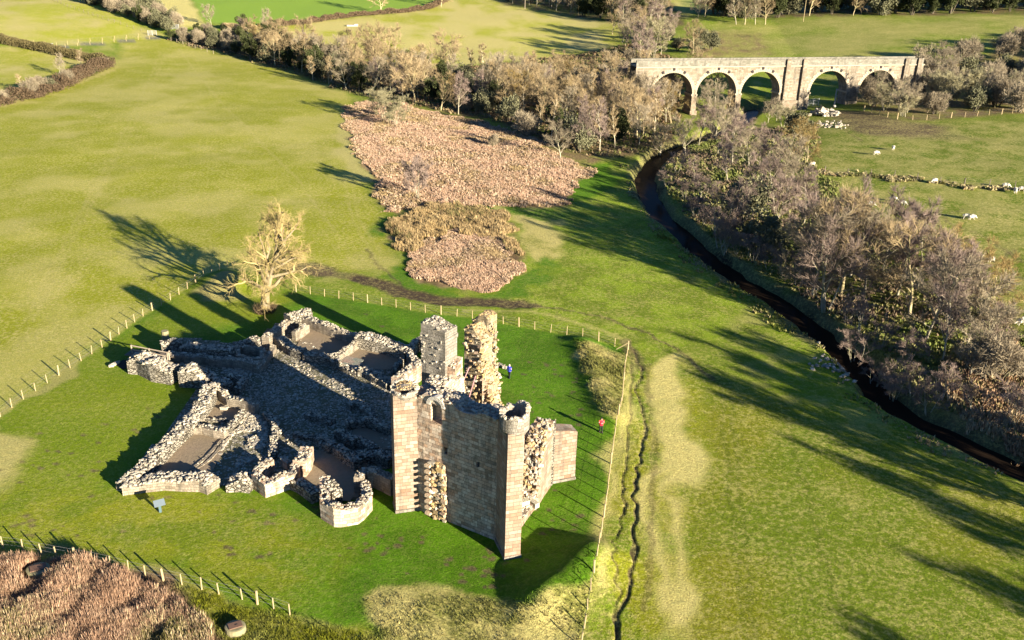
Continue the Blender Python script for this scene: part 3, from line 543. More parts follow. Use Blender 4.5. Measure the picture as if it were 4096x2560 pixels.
# left side wall with its walkway, then the tall slab
so = -bv*0+np.array([.92, -.392])*1.0
kw('side_wall', [FL+so+bv*.8, FL+so+bv*3.2, FL+so+bv*5.2, FL+so+bv*6.6, FL+so+bv*8.3, BL+so-bv*.6], [11.6, 11.7, 11.3, 11.0, 4.4, 3.6], 2.0, rag=.3, dens=12, st=.3)
q0, q1 = np.array([-8.3, 79.65]), np.array([-6.0, 78.25]); ofs = -nf*.95
t1 = kw('tower_fragment', [q0+ofs, (q0+q1)/2+ofs, q1+ofs], [16.2, 15.9, 15.6], 1.9, 'ashlar_rough', rag=.18, dens=16, st=.25)
kw('string_course', [q0+ofs-av*.07, q1+ofs+av*.07], .16, 2.04, 'ashlar_rough', z0=14.85, rag=.01, cap=False)
mb = MB(); face_stones(mb, q0+nf*.02, q1+nf*.02, 12, 15, 26, nf, .2, 'grey', .05); tag(part('facing_scar', mb, M['stones'], t1), kind='stuff')
kw('wall_remnant', [np.array([-5.5, 78.4]), np.array([-4.9, 79.9])], [12.3, 12.9], .9, 'ashlar', rag=.3, cap=True)
kw('wall_remnant', [np.array([-4.9, 80.1]), np.array([-4.5, 81.0])], [11.0, 9.6], .7, 'ochre', rag=.4, cap=True, pal='ochre')
# rear left corner, ragged ochre core
r0 = BL+bv*-1.0
fr2 = kw('tower_corner_fragment', [BL+av*.25+bv*.9, BL+av*1.2+bv*.8, BL+av*2.3+bv*.7], [13.9, 14.2, 13.2], 1.7, 'ashlar_ochre', rag=.5, dens=16, st=.3, pal='ochre')
kw('wall_remnant', [BL+av*1.8+bv*.9, BL+av*2.8+bv*.6, BL+av*3.6+bv*.4, BL+av*4.5+bv*.2], [11.5, 8.8, 6.8, 5.0], 1.3, 'ashlar_ochre', rag=.5, dens=16, st=.3, pal='ochre')
kw('wall_remnant', [BL+av*2.3+bv*.35, BL+av*2.6-bv*.2], [9.4, 8.8], .5, 'ashlar', rag=.15, cap=True)
mb = MB()
face_stones(mb, BL+av*.2+bv*.0, BL+av*2.3-bv*.2, 3, 13.9, 120, nf, .27, 'ochre', .3, zfun=lambda t: 13.6-.4*t)
face_stones(mb, BL+av*1.8+bv*.2, BL+av*4.4-bv*.3, 3, 10, 260, nf, .27, 'ochre', .3, zfun=lambda t: 11-6*t)
face_stones(mb, BL+av*2.1-bv*.2, BL+av*2.2+bv*.9, 5, 13, 60, av, .28, 'ochre', .3)
tag(part('rubble_core', mb, M['stones'], fr2), kind='stuff')
# back and right walls, mostly fallen
kw('back_wall', [BL+av*4.2-bv*.9, BL+av*6-bv*.9, BL+av*7.6-bv*.9, BL+av*8.8-bv*.9, BR-bv*.9-av*.2], [4.6, 3.2, 3.5, 5.4, 7.0], 1.9, 'rubble', rag=.5, dens=14, st=.32)
kw('side_wall', [FR+bv*.6-nrt*.7, FR+bv*1.2-nrt*.7, FR+bv*1.9-nrt*.7, FR+bv*2.5-nrt*.7], [13.4, 12.0, 7.5, 1.2], 1.4, 'ashlar', rag=.35, dens=14)
kw('side_wall', [FR+bv*2.3-nrt*.8, FR+bv*4.2-nrt*.8, FR+bv*6.2-nrt*.8], [.9, .75, .9], 1.6, 'ashlar_pink', rag=.15, dens=14, st=.3)
br = kw('side_wall', [FR+bv*6.4-nrt*.8, FR+bv*7.4-nrt*.8, FR+bv*8.6-nrt*.9, FR+bv*10.2-nrt*.9], [1.6, 4.6, 6.4, 7.2], 1.7, 'ashlar_pink', rag=.4, dens=16, st=.32)
mb = MB(); e0 = FR+bv*6.6-nrt*1.5
for _ in range(900):
    t = random.random()**1.5*3.8-.25; z = float(np.interp(t, [-.2, .1, 1, 2.2, 3.8], [.4, 1.7, 4.6, 6.4, 7.2])); o_ = random.uniform(.0, 2.5); z *= 1-.25*max(0, o_-1.6); q = FR+bv*(6.3+t-random.random()*.25)-nrt*o_; stone(mb, (q[0], q[1], z-random.random()**2*1.6*(t < 1.2)), random.uniform(.15, .32), random.choice(('ochre', 'pink', 'grey', 'grey')), flat=.8)
tag(part('rubble_core', mb, M['stones'], br), kind='stuff')
mb = MB()                                                   # fallen vault block and threshold
q = FR+bv*5.0-nrt*.6; mb.box((q[0], q[1], 1.25), (.8, .55, .5), .5, col=(.42, .38, .26, 1)); mb.box((q[0]+.25, q[1]-.1, .6), (.4, .45, 1.0), .5, col=(.42, .38, .26, 1)); mb.box((q[0]+.9, q[1]+.5, .8), (.5, .9, .5), .7, col=(.38, .34, .25, 1))
for k in range(9):
    a = math.pi*k/9; mb.box((q[0]-.5+.9*math.cos(a), q[1]+1.2, .9+.9*math.sin(a)), (.3, .5, .24), .4, col=(.4, .33, .24, 1))
part('fallen_vault', mb, M['stones'], keep)
mb = MB()                                                   # rough rubble hummock filling the tower floor
for _ in range(420):
    q = FL+av*random.uniform(2.3, 8.5)+bv*random.uniform(2.3, 9.3); stone(mb, (q[0], q[1], .15+random.random()*.3), random.uniform(.15, .35), 'grey')
tag(part('floor_rubble', mb, M['stones'], keep), kind='stuff')
mb = MB()                                                   # vault springers under the ragged corner
for s0 in (3.3, 4.3):
    for k in range(10):
        a = math.pi*.5*k/10; q = BL+av*(s0+.9*math.sin(a))-bv*(1.75); mb.box((q[0], q[1], 3.9+1.6*(1-math.cos(a))), (.34, .5, .34), -.55, col=(.5, .42, .28, 1))
part('vault_rib', mb, M['stones'], keep)
for (A_1, B_1) in (((-4.8, 79.4, 9.2), (-3.9, 80.6, 11.2)), ((-4.1, 78.2, 8.0), (-3.3, 80.6, 10.3))):
    mb = MB(); mb.tube([A_1, B_1], .05, 6); part('tie_rod', mb, M['rod'], keep)
# far ragged gable of the hall range, standing clear behind the tower
gb = empty('ruined_gable', (0, 0, 0), 'ragged ochre hall gable just behind the tall tower, right of the tower slab', 'ruin')
wall('gable_wall', [(-3.9, 98.6), (-3.0, 98.0), (-2.2, 97.5)], [8.8, 10.0, 9.7], 1.9, None, parent=gb, mat='ashlar_ochre', pal='ochre', rag=.4, dens=16, st=.32)
mb = MB(); face_stones(mb, (-4.3, 97.7), (-2.6, 96.6), 0, 9, 60, (-.52, -.85), .28, 'ochre', .3); face_stones(mb, (-2.3, 96.6), (-1.7, 97.8), 0, 9.4, 90, (.85, -.5), .26, 'ochre', .3, zfun=lambda t: 9.4-2*t); face_stones(mb, (-2.2, 96.0), (-1.3, 96.6), 0, 5, 110, (.6, -.8), .3, 'ochre', .5, zfun=lambda t: 5.5-3*t)
tag(part('rubble_core', mb, M['stones'], gb), kind='stuff')
# ================================================================ HALL RANGE, CURTAIN WALLS AND GATEHOUSE
W(Z2, [(190, 330), (420, 255), (590, 235)], 1.9, 1.7, 'stubby pale wall end at the far corner of the ruins below the lone tree', mat='rubble', dens=14)
W(Z2, [(190, 340), (420, 320), (640, 400), (900, 500), (1150, 585), (1330, 645)], 1.35, 1.25, 'long lit outer wall of the far rooms with a pale stone top, beside the green', mat='low', dens=13)
W(Z2, [(1330, 640), (1500, 650), (1680, 700), (1830, 760), (2040, 845), (2190, 900)], [1.6, 1.7, 1.6, 1.4, 1.2, 1.3], 2.4, 'broad rubble wall joining the far rooms to the tower forebuilding', mat='rubble', dens=13, st=.3)
W(Z2, [(100, 470), (250, 380)], 1.3, .9, 'short lit stub wall below the far corner', mat='low'); W(Z2, [(180, 520), (330, 450)], .5, .7, 'low step wall in the far corner recess', mat='low')
W(Z2, [(300, 600), (420, 540), (520, 470)], 1.25, .75, 'lit cross wall closing the far gravel room on its left', mat='low')
W(Z2, [(60, 670), (180, 760), (320, 850), (460, 900)], 1.1, 1.5, 'shaded wall between courtyard and far gravel room, left length', mat='rubble', pal='grey', dens=12)
W(Z2, [(480, 930), (700, 970), (960, 985), (990, 1090)], 1.0, 1.3, 'shaded stone wall edging the courtyard before the far rooms, middle length', mat='rubble', dens=12)
W(Z2, [(1000, 1090), (1150, 1150), (1320, 1215), (1480, 1235)], .6, 1.0, 'low shaded wall in front of the flagstone platform', mat='rubble', dens=10)
W(Z2, [(1340, 1190), (1490, 1190), (1620, 1290), (1740, 1340), (1860, 1410)], .8, 1.5, 'sunlit rubble wall end below the second far room', mat='rubble', dens=13)
W(Z2, [(1325, 725), (1200, 820), (1080, 905), (1000, 970)], 1.1, .8, 'lit cross wall between the two far gravel rooms', mat='low', dens=13)
W(Z2, [(2060, 1020), (1970, 1100), (1910, 1180)], 1.0, .7, 'short shaded cross wall beside the forebuilding', mat='rubble')
W(Z2, [(2260, 740), (2190, 830), (2170, 920), (2220, 1010), (2330, 1070)], 1.5, 1.0, 'curved wall round the dark stair pit left of the tall slab', mat='rubble', dens=14, pal='grey')
W(Z2, [(2240, 735), (2330, 700), (2400, 730)], 1.6, .9, 'lit wall end behind the stair pit', mat='rubble')
W(Z2, [(2330, 1080), (2200, 1170), (2080, 1250), (1950, 1340)], 2.0, 1.5, 'thick forebuilding wall with smooth lit inner face left of the tall slab', mat='ashlar', dens=12)
W(Z1, [(1560, 400), (1640, 340), (1730, 270)], 1.5, 1.2, 'shaded wall running up to the far corner below the lone tree', mat='low', dens=12)
W(Z1, [(1260, 450), (1400, 425), (1500, 400)], 1.3, 1.2, 'shaded rubble wall behind the sunken guardroom', mat='rubble')
W(Z1, [(570, 445), (700, 425), (780, 420)], 1.9, 1.3, 'shaded gate tower wall beside the wooden footbridge', mat='rubble', dens=13)
W(Z1, [(780, 470), (900, 480), (1050, 500), (1280, 495)], 1.5, 1.8, 'broad shaded rubble wall between footbridge and guardroom', mat='rubble', dens=12, st=.32)
W(Z1, [(660, 545), (820, 560), (1020, 580), (1220, 600), (1340, 610), (1500, 650)], 1.1, 1.1, 'long shaded passage wall facing the sunlit gate rubble', mat='low', dens=12)
W(Z1, [(1305, 480), (1430, 490), (1550, 510), (1520, 600), (1400, 590), (1300, 570)], 1.1, .6, 'dark rectangular guardroom pit wall', mat='low', closed=True, dens=10)
W(Z1, [(1640, 480), (1590, 550), (1530, 640), (1480, 690)], .8, .8, 'shaded stepped wall at the courtyard head', mat='low', dens=8)
W(Z1, [(1200, 755), (1370, 790), (1290, 880)], .9, .9, 'shaded angled wall at the gate passage end', mat='rubble')
W(Z1, [(290, 600), (400, 570), (540, 640), (660, 680), (715, 700)], [1.5, 2.0, 2.0, 1.7, 1.6], 2.6, 'sunlit rubble bank wall at the gate, outer block by the footbridge', mat='rubble', dens=16, st=.34)
W(Z1, [(775, 690), (880, 700), (980, 740), (1040, 790)], [1.9, 1.9, 1.4, 1.0], 2.6, 'sunlit rubble bank wall at the gate, inner block toward the courtyard', mat='rubble', dens=16, st=.34)
W(Z1, [(1060, 800), (1130, 790), (1200, 850)], 1.0, 1.8, 'half shaded rubble junction where gate wall meets the long outer wall', mat='rubble', dens=14)
W(Z4, [(1060, -165), (1000, -40), (930, 70), (840, 200), (700, 330), (560, 480), (430, 600), (300, 710), (215, 790)], [1.5, 1.4, 1.3, 1.2, 1.1, 1.1, 1.0, 1.0, .9], 1.9, 'long outer curtain wall running down to the sharp front corner', mat='rubble', dens=14, st=.32)
W(Z4, [(210, 790), (400, 755), (620, 715), (800, 735), (980, 720), (1070, 790)], [.8, .9, 1.1, 1.0, 1.2, .8], 2.0, 'low front curtain wall from the sharp corner to the narrow gap', mat='low', dens=15, st=.32)
W(Z4, [(1195, 760), (1340, 700), (1440, 770)], [.9, 1.5, .9], 1.7, 'short front wall block between the narrow gap and first corner turret', mat='rubble', dens=15, st=.3)
W(Z1, [(1110, 880), (1220, 960), (1350, 990), (1480, 1030)], 1.2, .9, 'half shaded wall above the small tan room', mat='low', dens=11)
W(Z4, [(1350, 90), (1290, 180), (1200, 270)], .6, .8, 'rough lit wall edging the small tan room', mat='rubble', dens=12)
W(Z4, [(830, 235), (980, 240), (1100, 275), (1190, 290)], .95, 1.0, 'lit cross wall between the two tan rooms', mat='low', dens=14)
W(Z4, [(930, 180), (1060, 180), (1180, 190)], .3, .6, 'low kerb wall inside the small tan room', mat='rubble', dens=10)
W(Z4, [(1195, 320), (1100, 430), (1000, 540), (800, 700)], .22, .35, 'long thin stone drain edge crossing the lower tan room, left one', mat='low', dens=4, st=.15); W(Z4, [(1230, 345), (1130, 450), (1040, 560), (880, 660)], .22, .3, 'long thin stone drain edge crossing the lower tan room, right one', mat='low', dens=4, st=.15)
W(Z4, [(1570, 105), (1650, 190), (1665, 300), (1640, 420), (1630, 500)], .8, 1.0, 'curved shaded wall dividing courtyard and paved yard', mat='rubble', dens=13)
W(Z4, [(1610, 560), (1490, 640), (1475, 700), (1570, 775), (1700, 720), (1800, 680), (1865, 600)], [1.3, 1.5, 1.5, 1.4, 1.5, 1.6, 1.2], 1.0, 'first ruined corner turret with pale outer face and hollow middle', mat='ashlar', dens=14, name='ruined_turret', cat='turret', pal='grey')
W(Z4, [(1955, 450), (1930, 520), (1880, 585)], 1.7, 1.5, 'blocky square wall head above the first corner turret', mat='ashlar', dens=13)
W(Z4, [(1720, 545), (1790, 580)], .9, .7, 'single tilted masonry lump inside the first corner turret', mat='ashlar', dens=8)
W(Z4, [(1830, 740), (1930, 790), (2040, 880)], 1.0, 1.2, 'shaded low wall linking the two corner turrets', mat='rubble', dens=13)
c7 = [(-16.9, 75.0), (-16.3, 71.9), (-15.0, 70.8), (-13.4, 71.4), (-12.7, 73.3), (-13.4, 76.2)]
wall('ruined_turret', c7, [2.2, 2.0, 1.9, 1.7, 1.7, 1.3], .9, 'second ruined corner turret nearest the tall tower, pale faceted outer face', cat='turret', mat='ashlar', dens=15)
W(Z4, [(2110, 790), (2170, 780), (2240, 850)], 2.2, 1.2, 'rounded rubble stack on the second corner turret', mat='rubble', dens=14, pal='grey')
W(Z5, [(80, 640), (120, 570), (230, 555), (330, 600), (415, 640)], 1.8, 1.1, 'shaded wall from the second turret to the tower buttress', mat='low', dens=12)
for zf, pts, h, th, lb in ((Z4, [(1950, 120), (2070, 150), (2200, 190)], .6, 1.1, 'broken shaded footing in the courtyard, farthest from the turrets'), (Z4, [(1840, 310), (1930, 330), (2020, 350)], .4, .9, 'isolated flat shaded footing in mid courtyard'),
        (Z4, [(2060, 330), (2130, 390), (2200, 430)], .9, 1.3, 'shaded chunky wall corner above the square wall head'), (Z4, [(2240, 280), (2330, 330), (2419, 380)], 1.0, 1.0, 'shaded wall north of the black pit near the tower'),
        (Z4, [(2240, 420), (2330, 500), (2440, 570)], 1.1, 1.2, 'shaded wall along the dark vaulted room'), (Z5, [(-40, 110), (80, 90), (170, 90), (280, 130), (380, 170)], .9, 1.0, 'shaded wall bordering the blue gravel room, upper side'),
        (Z5, [(-60, 260), (60, 250), (190, 320), (230, 370)], .9, 1.2, 'shaded wall bordering the blue gravel room, lower side'), (Z5, [(0, 420), (130, 400), (260, 400), (400, 450)], 1.0, 1.5, 'shaded double wall behind the second turret'),
        (Z5, [(-20, -60), (60, -90), (160, -20), (230, 60)], .8, .9, 'shaded wall by the tower foot'), (Z2, [(2050, 1500), (2250, 1560), (2400, 1500)], .9, 1.3, 'rubble footing below the forebuilding wall')):
    W(zf, pts, h, th, lb, mat='rubble', dens=12)
def floor(name, zf, pts, mat, label, kind='structure', dz=.05, cell=.6):
    pg = [tuple(G(zf(*p))[:2]) for p in pts]; xs = [p[0] for p in pg]; ys = [p[1] for p in pg]; mb = MB(); nx = max(1, int((max(xs)-min(xs))/cell)); ny = max(1, int((max(ys)-min(ys))/cell))
    X, Y = np.meshgrid(np.linspace(min(xs), max(xs), nx+1), np.linspace(min(ys), max(ys), ny+1)); Zt = terr(X, Y)+dz; Sd = poly_sd((X[:-1, :-1]+X[1:, 1:])/2, (Y[:-1, :-1]+Y[1:, 1:])/2, pg)
    for i in range(ny):
        for j in range(nx):
            if Sd[i, j] < .3: mb.quad([(X[i, j], Y[i, j], Zt[i, j]), (X[i, j+1], Y[i, j+1], Zt[i, j+1]), (X[i+1, j+1], Y[i+1, j+1], Zt[i+1, j+1]), (X[i+1, j], Y[i+1, j], Zt[i+1, j])])
    return tag(part(name, mb, mat), label, kind=kind)
m = NT('cobbled court', .95, .15); p = m.geo(); vo = m.n('TexVoronoi', Vector=p, Scale=3.4); ve = m.n('TexVoronoi', _feature='DISTANCE_TO_EDGE', Vector=p, Scale=3.4); ed = m.ramp(ve.outputs[0], [(0, (0, 0, 0)), (.16, (1, 1, 1))])
sel_ = m.ma('MULTIPLY', ed, m.ramp(m.ma('ADD', m.n('SeparateColor', Color=vo.outputs['Color']).outputs[0], m.ma('MULTIPLY', m.noise(.45, 4, p), .9)), [(.75, (0, 0, 0)), (1.0, (1, 1, 1))]))
c = m.mix(sel_, m.mix(m.noise(1.2, 5, p), (.07, .075, .03, 1), (.16, .13, .08, 1)), m.mix(m.n('SeparateColor', Color=vo.outputs['Color']).outputs[1], (.24, .21, .16, 1), (.42, .38, .30, 1)))
m.bump(sel_, 1.0, .12); M['cobble'] = m.col(c)
m = NT('room gravel', .95, .1); p = m.geo(); f = m.noise(3.2, 5, p, .7); m.bump(f, .5, .12); M['gravel'] = m.col(m.mix(m.noise(.5, 4, p), m.mix(f, (.18, .13, .09, 1), (.30, .22, .155, 1)), m.mix(f, (.15, .12, .07, 1), (.25, .20, .12, 1))))
floor('courtyard', D, [(300, 1150), (470, 920), (500, 895), (380, 850), (440, 800), (600, 820), (650, 770), (700, 745), (960, 850), (990, 870), (960, 1100), (880, 1105), (860, 1180), (770, 1180), (745, 1130), (640, 1150), (600, 1140)], M['cobble'], 'cobbled courtyard of the ruined castle')
for zf, pts, lb in ((Z2, [(300, 640), (430, 570), (540, 510), (800, 620), (1050, 700), (1330, 740), (1190, 850), (980, 950), (700, 940), (480, 880)], 'pinkish gravel floor of the larger far room'),
                    (Z2, [(1330, 770), (1500, 820), (1780, 900), (2070, 1020), (1900, 1200), (1600, 1210), (1290, 1190), (1010, 1020)], 'tan gravel floor of the second far room'),
                    (Z4, [(1070, -20), (1240, 30), (1330, 120), (1270, 200), (920, 190)], 'tan gravel floor of the small room'),
                    (Z4, [(810, 280), (960, 310), (1190, 320), (1130, 560), (1060, 680), (900, 700), (480, 680), (470, 620), (640, 450)], 'tan gravel floor of the lower room'),
                    (Z5, [(0, 130), (180, 110), (400, 190), (400, 380), (200, 350), (80, 280)], 'dark gravel floor of the shaded room by the tower'),
                    (Z4, [(1900, 600), (2050, 500), (2300, 480), (2500, 640), (2450, 900), (2260, 960), (2080, 900), (1950, 780)], 'dark floor between the two turrets')):
    floor('gravel_floor', zf, pts, M['gravel'], lb, dz=.11)
mb = MB()
for i in range(6):
    for j in range(3):
        q = at(Z2(1060+i*62-j*28+random.uniform(-6, 6), 985+i*14+j*52), .35); mb.box((q[0], q[1], .24), (.85, .8, .22+random.uniform(-.02, .03)), -.55, col=(.22*random.uniform(.8, 1.2), .19, .15, 1))
tag(part('flagstone_platform', mb, M['stones']), 'grey flagstone platform in the second far room', 'paving')
mb = MB(); stone(mb, at(Z4(1170, 80), .2), .5); stone(mb, at(Z4(1190, 75), .2), .4); tag(part('loose_block', mb, M['stones']), 'single pale block lying on the small tan room floor', 'stone')
mb = MB()
for k in range(7): p = G(Z3(1330+k*12, 755+k*7)); stone(mb, (p[0], p[1], .2), .32)
tag(tag(part('fallen_wall_stub', mb, M['stones']), kind='stuff'), 'short line of pale stones on the green beside the person in blue', 'stones')
def scatter(name, zf, pts, n, s, pal, label, z=.12):
    pg = [tuple(G(zf(*p))[:2]) for p in pts]; xs = [p[0] for p in pg]; ys = [p[1] for p in pg]; mb = MB(); k = 0; X = rng.uniform(min(xs), max(xs), n*6); Y = rng.uniform(min(ys), max(ys), n*6); o = poly_sd(X, Y, pg) < 0; cl_ = fbm(X, Y, 2.5, 91, 3) > .46
    for x, y in list(zip(X[o & cl_], Y[o & cl_]))[:n]: stone(mb, (x, y, float(terr(x, y))+z*random.random()), s*random.uniform(.5, 1.3), pal, flat=.5)
    return tag(part(name, mb, M['stones']), label, kind='stuff')
scatter('courtyard_stones', D, [(500, 895), (600, 850), (650, 790), (700, 800), (960, 900), (930, 1080), (870, 1100), (760, 1060), (680, 1050), (640, 980), (560, 920)], 1500, .15, 'grey', 'loose stones set in the shaded courtyard')
scatter('yard_rubble', Z4, [(1370, 90), (1480, 140), (1580, 230), (1580, 330), (1600, 470), (1520, 560), (1300, 640), (1110, 640), (1150, 440), (1200, 300), (1280, 210)], 1100, .19, 'grey', 'sunlit rubble paving in the yard beside the tan rooms', .2)
scatter('room_debris', Z4, [(740, 330), (930, 330), (880, 420), (760, 400)], 60, .22, 'grey', 'scatter of pale stones in the lower tan room')
scatter('passage_rubble', Z1, [(700, 620), (1100, 660), (1500, 700), (1500, 760), (1200, 760), (1000, 720), (760, 660)], 260, .18, 'grey', 'stones along the shaded gate passage')
# ---------------------------------------------------------------- footbridge into the gate
fb = empty('footbridge', (0, 0, 0), 'wooden footbridge with post and rail handrail over the gate pit', 'footbridge')
a0, a1 = at(Z1(240, 560), .9), at(Z1(650, 610), .9); dv = (a1-a0)/np.linalg.norm(a1-a0); nv_ = np.array([-dv[1], dv[0], 0])
mb = MB(); L_ = np.linalg.norm(a1-a0)
for k in range(int(L_/.3)):
    q = a0+dv*(k*.3+.15)+nv_*.6; mb.box(q, (.26, 1.7, .09), math.atan2(dv[1], dv[0]), col=(.12, .10, .08, 1))
part('deck', mb, M['stones'], fb)
b0, b1 = at(Z1(295, 478), 1.95), at(Z1(650, 548), 1.95); dv = (b1-b0)/np.linalg.norm(b1-b0); L_ = np.linalg.norm(b1-b0)
for s in (0, 2.6, 5.2, L_):
    q = b0+dv*min(s, L_); mb = MB(); mb.box((q[0], q[1], 1.3), (.14, .14, 1.5), .3); part('post', mb, M['wood_grey'], fb)
for zz in (1.95, 1.45):
    mb = MB(); mb.tube([(*b0[:2], zz), (*b1[:2], zz)], .09, 4); part('rail', mb, M['wood_grey'], fb)
mb = MB()
for k in range(26): q = at(Z1(100+k*3.0, 665-k*1.4), .2); stone(mb, (q[0], q[1], .15), .3)
tag(part('pit_kerb', mb, M['stones']), 'pale kerb stones round the black pit below the footbridge', 'stones')
pp = [at(Z1(*q), .06) for q in ((150, 660), (215, 610), (330, 620), (300, 680), (215, 700))]; mb = MB(); mb.quad(pp[::-1]); tag(part('pit', mb, M['pit_shade']), 'flat black sheet painted as the shaded gate pit under the footbridge', kind='structure')  # flat sheet on level ground, its dark colour stands in for the pit's shade
mb = MB(); q = at(Z1(628, 470), 0); mb.tube([(q[0], q[1], 0), (q[0], q[1], 1.0), (q[0], q[1], 1.9)], [.5, .46, .43], 12); part('rubble', mb, M['concrete'], None); o = bpy.data.objects['rubble']; o.name = 'round_pillar'; tag(o, 'pale round column stub on the shaded gate tower', 'column')
# ---------------------------------------------------------------- sign, drain covers
p = G((400+572/2.3623, 1600+1060/2.3623)); sg = empty('information_lectern', tuple(p), 'small information lectern on a post standing alone on the green', 'sign')
mb = MB(); mb.box((0, 0, .45), (.22, .12, .95), .4); part('post', mb, M['post_green'], sg)
mb = MB(); c_, s_ = math.cos(.6), math.sin(.6); P_ = [np.array([x, y*c_-z*s_, .98+y*s_+z*c_]) for z in (-.025, .025) for x, y in ((-.48, -.33), (.48, -.33), (.48, .33), (-.48, .33))]; a = .55
P_ = [(x*math.cos(a)-y*math.sin(a), x*math.sin(a)+y*math.cos(a), z) for x, y, z in P_]; mb.add(P_, ((3, 2, 1, 0), (4, 5, 6, 7), (0, 1, 5, 4), (1, 2, 6, 5), (2, 3, 7, 6), (3, 0, 4, 7))); part('panel', mb, M['blueplate'], sg)
def cover(px, r, lab, tilt):
    p = G(px); o = empty('inspection_chamber', tuple(p), lab, 'manhole'); mb = MB(); n = 20
    for i in range(n):
        a0, a1 = 2*math.pi*i/n, 2*math.pi*(i+1)/n; f = lambda a, rr_, z: (math.cos(a)*rr_, math.sin(a)*rr_*.9, z)
        mb.quad([f(a0, r, -.2), f(a1, r, -.2), f(a1, r*.97, .5), f(a0, r*.97, .5)]); mb.quad([f(a0, r*.97, .5), f(a1, r*.97, .5), f(a1, r*.8, .53), f(a0, r*.8, .53)]); mb.quad([f(a0, r*.8, .53), f(a1, r*.8, .53), (0, 0, .5)])
    part('concrete_ring', mb, M['concrete'], o); mb = MB(); mb.box((0, .03, .57), (r*1.25, r*.85, .07), .5); part('lid', mb, M['rust'], o); mb = MB(); mb.box((.1, .03, .62), (.2, .05, .03), .5); part('handle', mb, M['iron'], o)
cover(D(92, 1355), .95, 'mossy concrete chamber with brown lid in the reeds by the left fence', 0); cover(D(557, 1492), .8, 'pale concrete chamber with brown lid at the bottom edge', 0)
mb = MB(); p = G((1410, 105)); mb.box((p[0], p[1], .3+p[2]), (5, 1.3, .7), .2, col=(.3, .27, .23, 1)); mb.box((p[0]+1.5, p[1]+.3, .8+p[2]), (1.8, .9, .4), .5, col=(.3, .27, .23, 1)); tag(part('stone_trough', mb, M['stones']), 'pale stone trough alone in the far meadow', 'trough')
# ---------------------------------------------------------------- fences
def resample(P, st):
    P = [np.array(p[:2]) for p in P]; cum = path_len(P); out = []
    for s in np.arange(0, cum[-1]+1e-6, st):
        i = min(max(int(np.searchsorted(cum, s, 'right'))-1, 0), len(P)-2); t = (s-cum[i])/(cum[i+1]-cum[i]+1e-9); out.append(P[i]*(1-t)+P[i+1]*t)
    return out
pmesh = {}
def post_mesh(key, h, r, mat):
    k = (key, h, r)
    if k not in pmesh:
        mb = MB(); mb.tube([(0, 0, -.2), (random.uniform(-.03, .03), random.uniform(-.03, .03), h)], [r, r*.92], 6); pmesh[k] = mb.mesh('post', M[mat])
    return pmesh[k]
def fence(label, pts, st=1.9, h=1.05, r=.05, mat='wood', big=5, wires=(.35, .7, .98), explicit=False, wr=.006, first_big=False, group=None):
    P = [np.array(p[:2]) for p in pts] if explicit else resample(pts, st); root = empty('wire_fence', (0, 0, 0), label, 'fence', group)
    for i, q in enumerate(P[:100]):
        B = big and i % big == 0; o = link('post', post_mesh(mat, h*(1.12 if B else 1)*random.choice((.95, 1, 1.05)), r*(1.7 if B else 1), mat), root, (q[0], q[1], float(terr(*q)))); o.rotation_euler = (random.gauss(0, .03), random.gauss(0, .03), random.random()*3)
    mb = MB()
    for wz in wires:
        pl = [(q[0], q[1], float(terr(*q))+wz*h) for q in P]
        for u, v in zip(pl[:-1], pl[1:]): mb.tube([u, v], wr, 3, False)
    part('wire', mb, M['wire'], root); return root
BLr = Zm(0, 1900, 1.3153)
lf = [G(BLr(*p)) for p in ((-60, 380), (18, 385), (122, 397), (220, 417), (298, 432), (395, 449), (488, 465), (583, 486), (677, 512), (766, 533), (860, 556), (958, 577), (1062, 603), (1152, 627), (1275, 655), (1355, 680), (1440, 706), (1525, 735))]
fence('pale timber fence along the lower left edge of the green above the reeds', lf, explicit=True, big=5, h=1.15, r=.06)
p0 = lf[1]; mb = MB(); mb.tube([(p0[0]-.9, p0[1]-.6, p0[2]), (p0[0], p0[1], p0[2]+.8)], .05, 5); o = part('strut', mb, M['wood']); o.parent = bpy.data.objects['wire_fence']
fence('post and wire fence left of the ruins, running up to the straw mound', Wp([(0, 985), (60, 940), (150, 880), (240, 822), (330, 752), (430, 692), (520, 638), (545, 628)]), st=2.05, h=1.1, r=.055)
fence('post and wire fence along the far edge of the green below the muddy track', Wp(fenceTop), st=2.25, h=1.15, r=.05)
fence('post and wire fence on the right edge of the green beside the rutted track', Wp([(1484, 826), (1476, 870), (1470, 950), (1455, 1010), (1442, 1110), (1430, 1200), (1413, 1300), (1395, 1400), (1372, 1530)]), st=1.9, h=1.15, r=.055)
p0 = G(D(1482, 828)); mb = MB(); mb.tube([(p0[0]-1.4, p0[1]+.2, p0[2]), (p0[0], p0[1], p0[2]+1.0)], .05, 5); part('strut', mb, M['wood'], bpy.data.objects['wire_fence.003'])
fence('weathered fence crossing the sheep pasture along a rough bank', [G(F5(*p)) for p in ((535, 455), (800, 465), (1060, 480), (1300, 495), (1450, 520), (1700, 560), (2000, 570), (2300, 585), (2600, 610))], st=4.6, h=1.3, r=.08, mat='wood_dark', big=6)
fence('pale fence posts along the foot of the scrub wood by the bridge', [G(F4(*p)) for p in ((905, 1050), (1190, 1125), (1430, 1140), (1560, 1130), (1710, 1115), (1900, 1105), (2060, 1090), (2200, 1080), (2419, 1060), (2700, 1050))], st=4.0, h=1.5, r=.10, mat='wood', big=4)
fence('short timber fence at the right river bank by the bottom right sheep', [G(F6(*p)) for p in ((2060, 370), (2200, 380), (2300, 435), (2400, 500), (2700, 640))], st=3.2, h=1.2, r=.06, big=0)
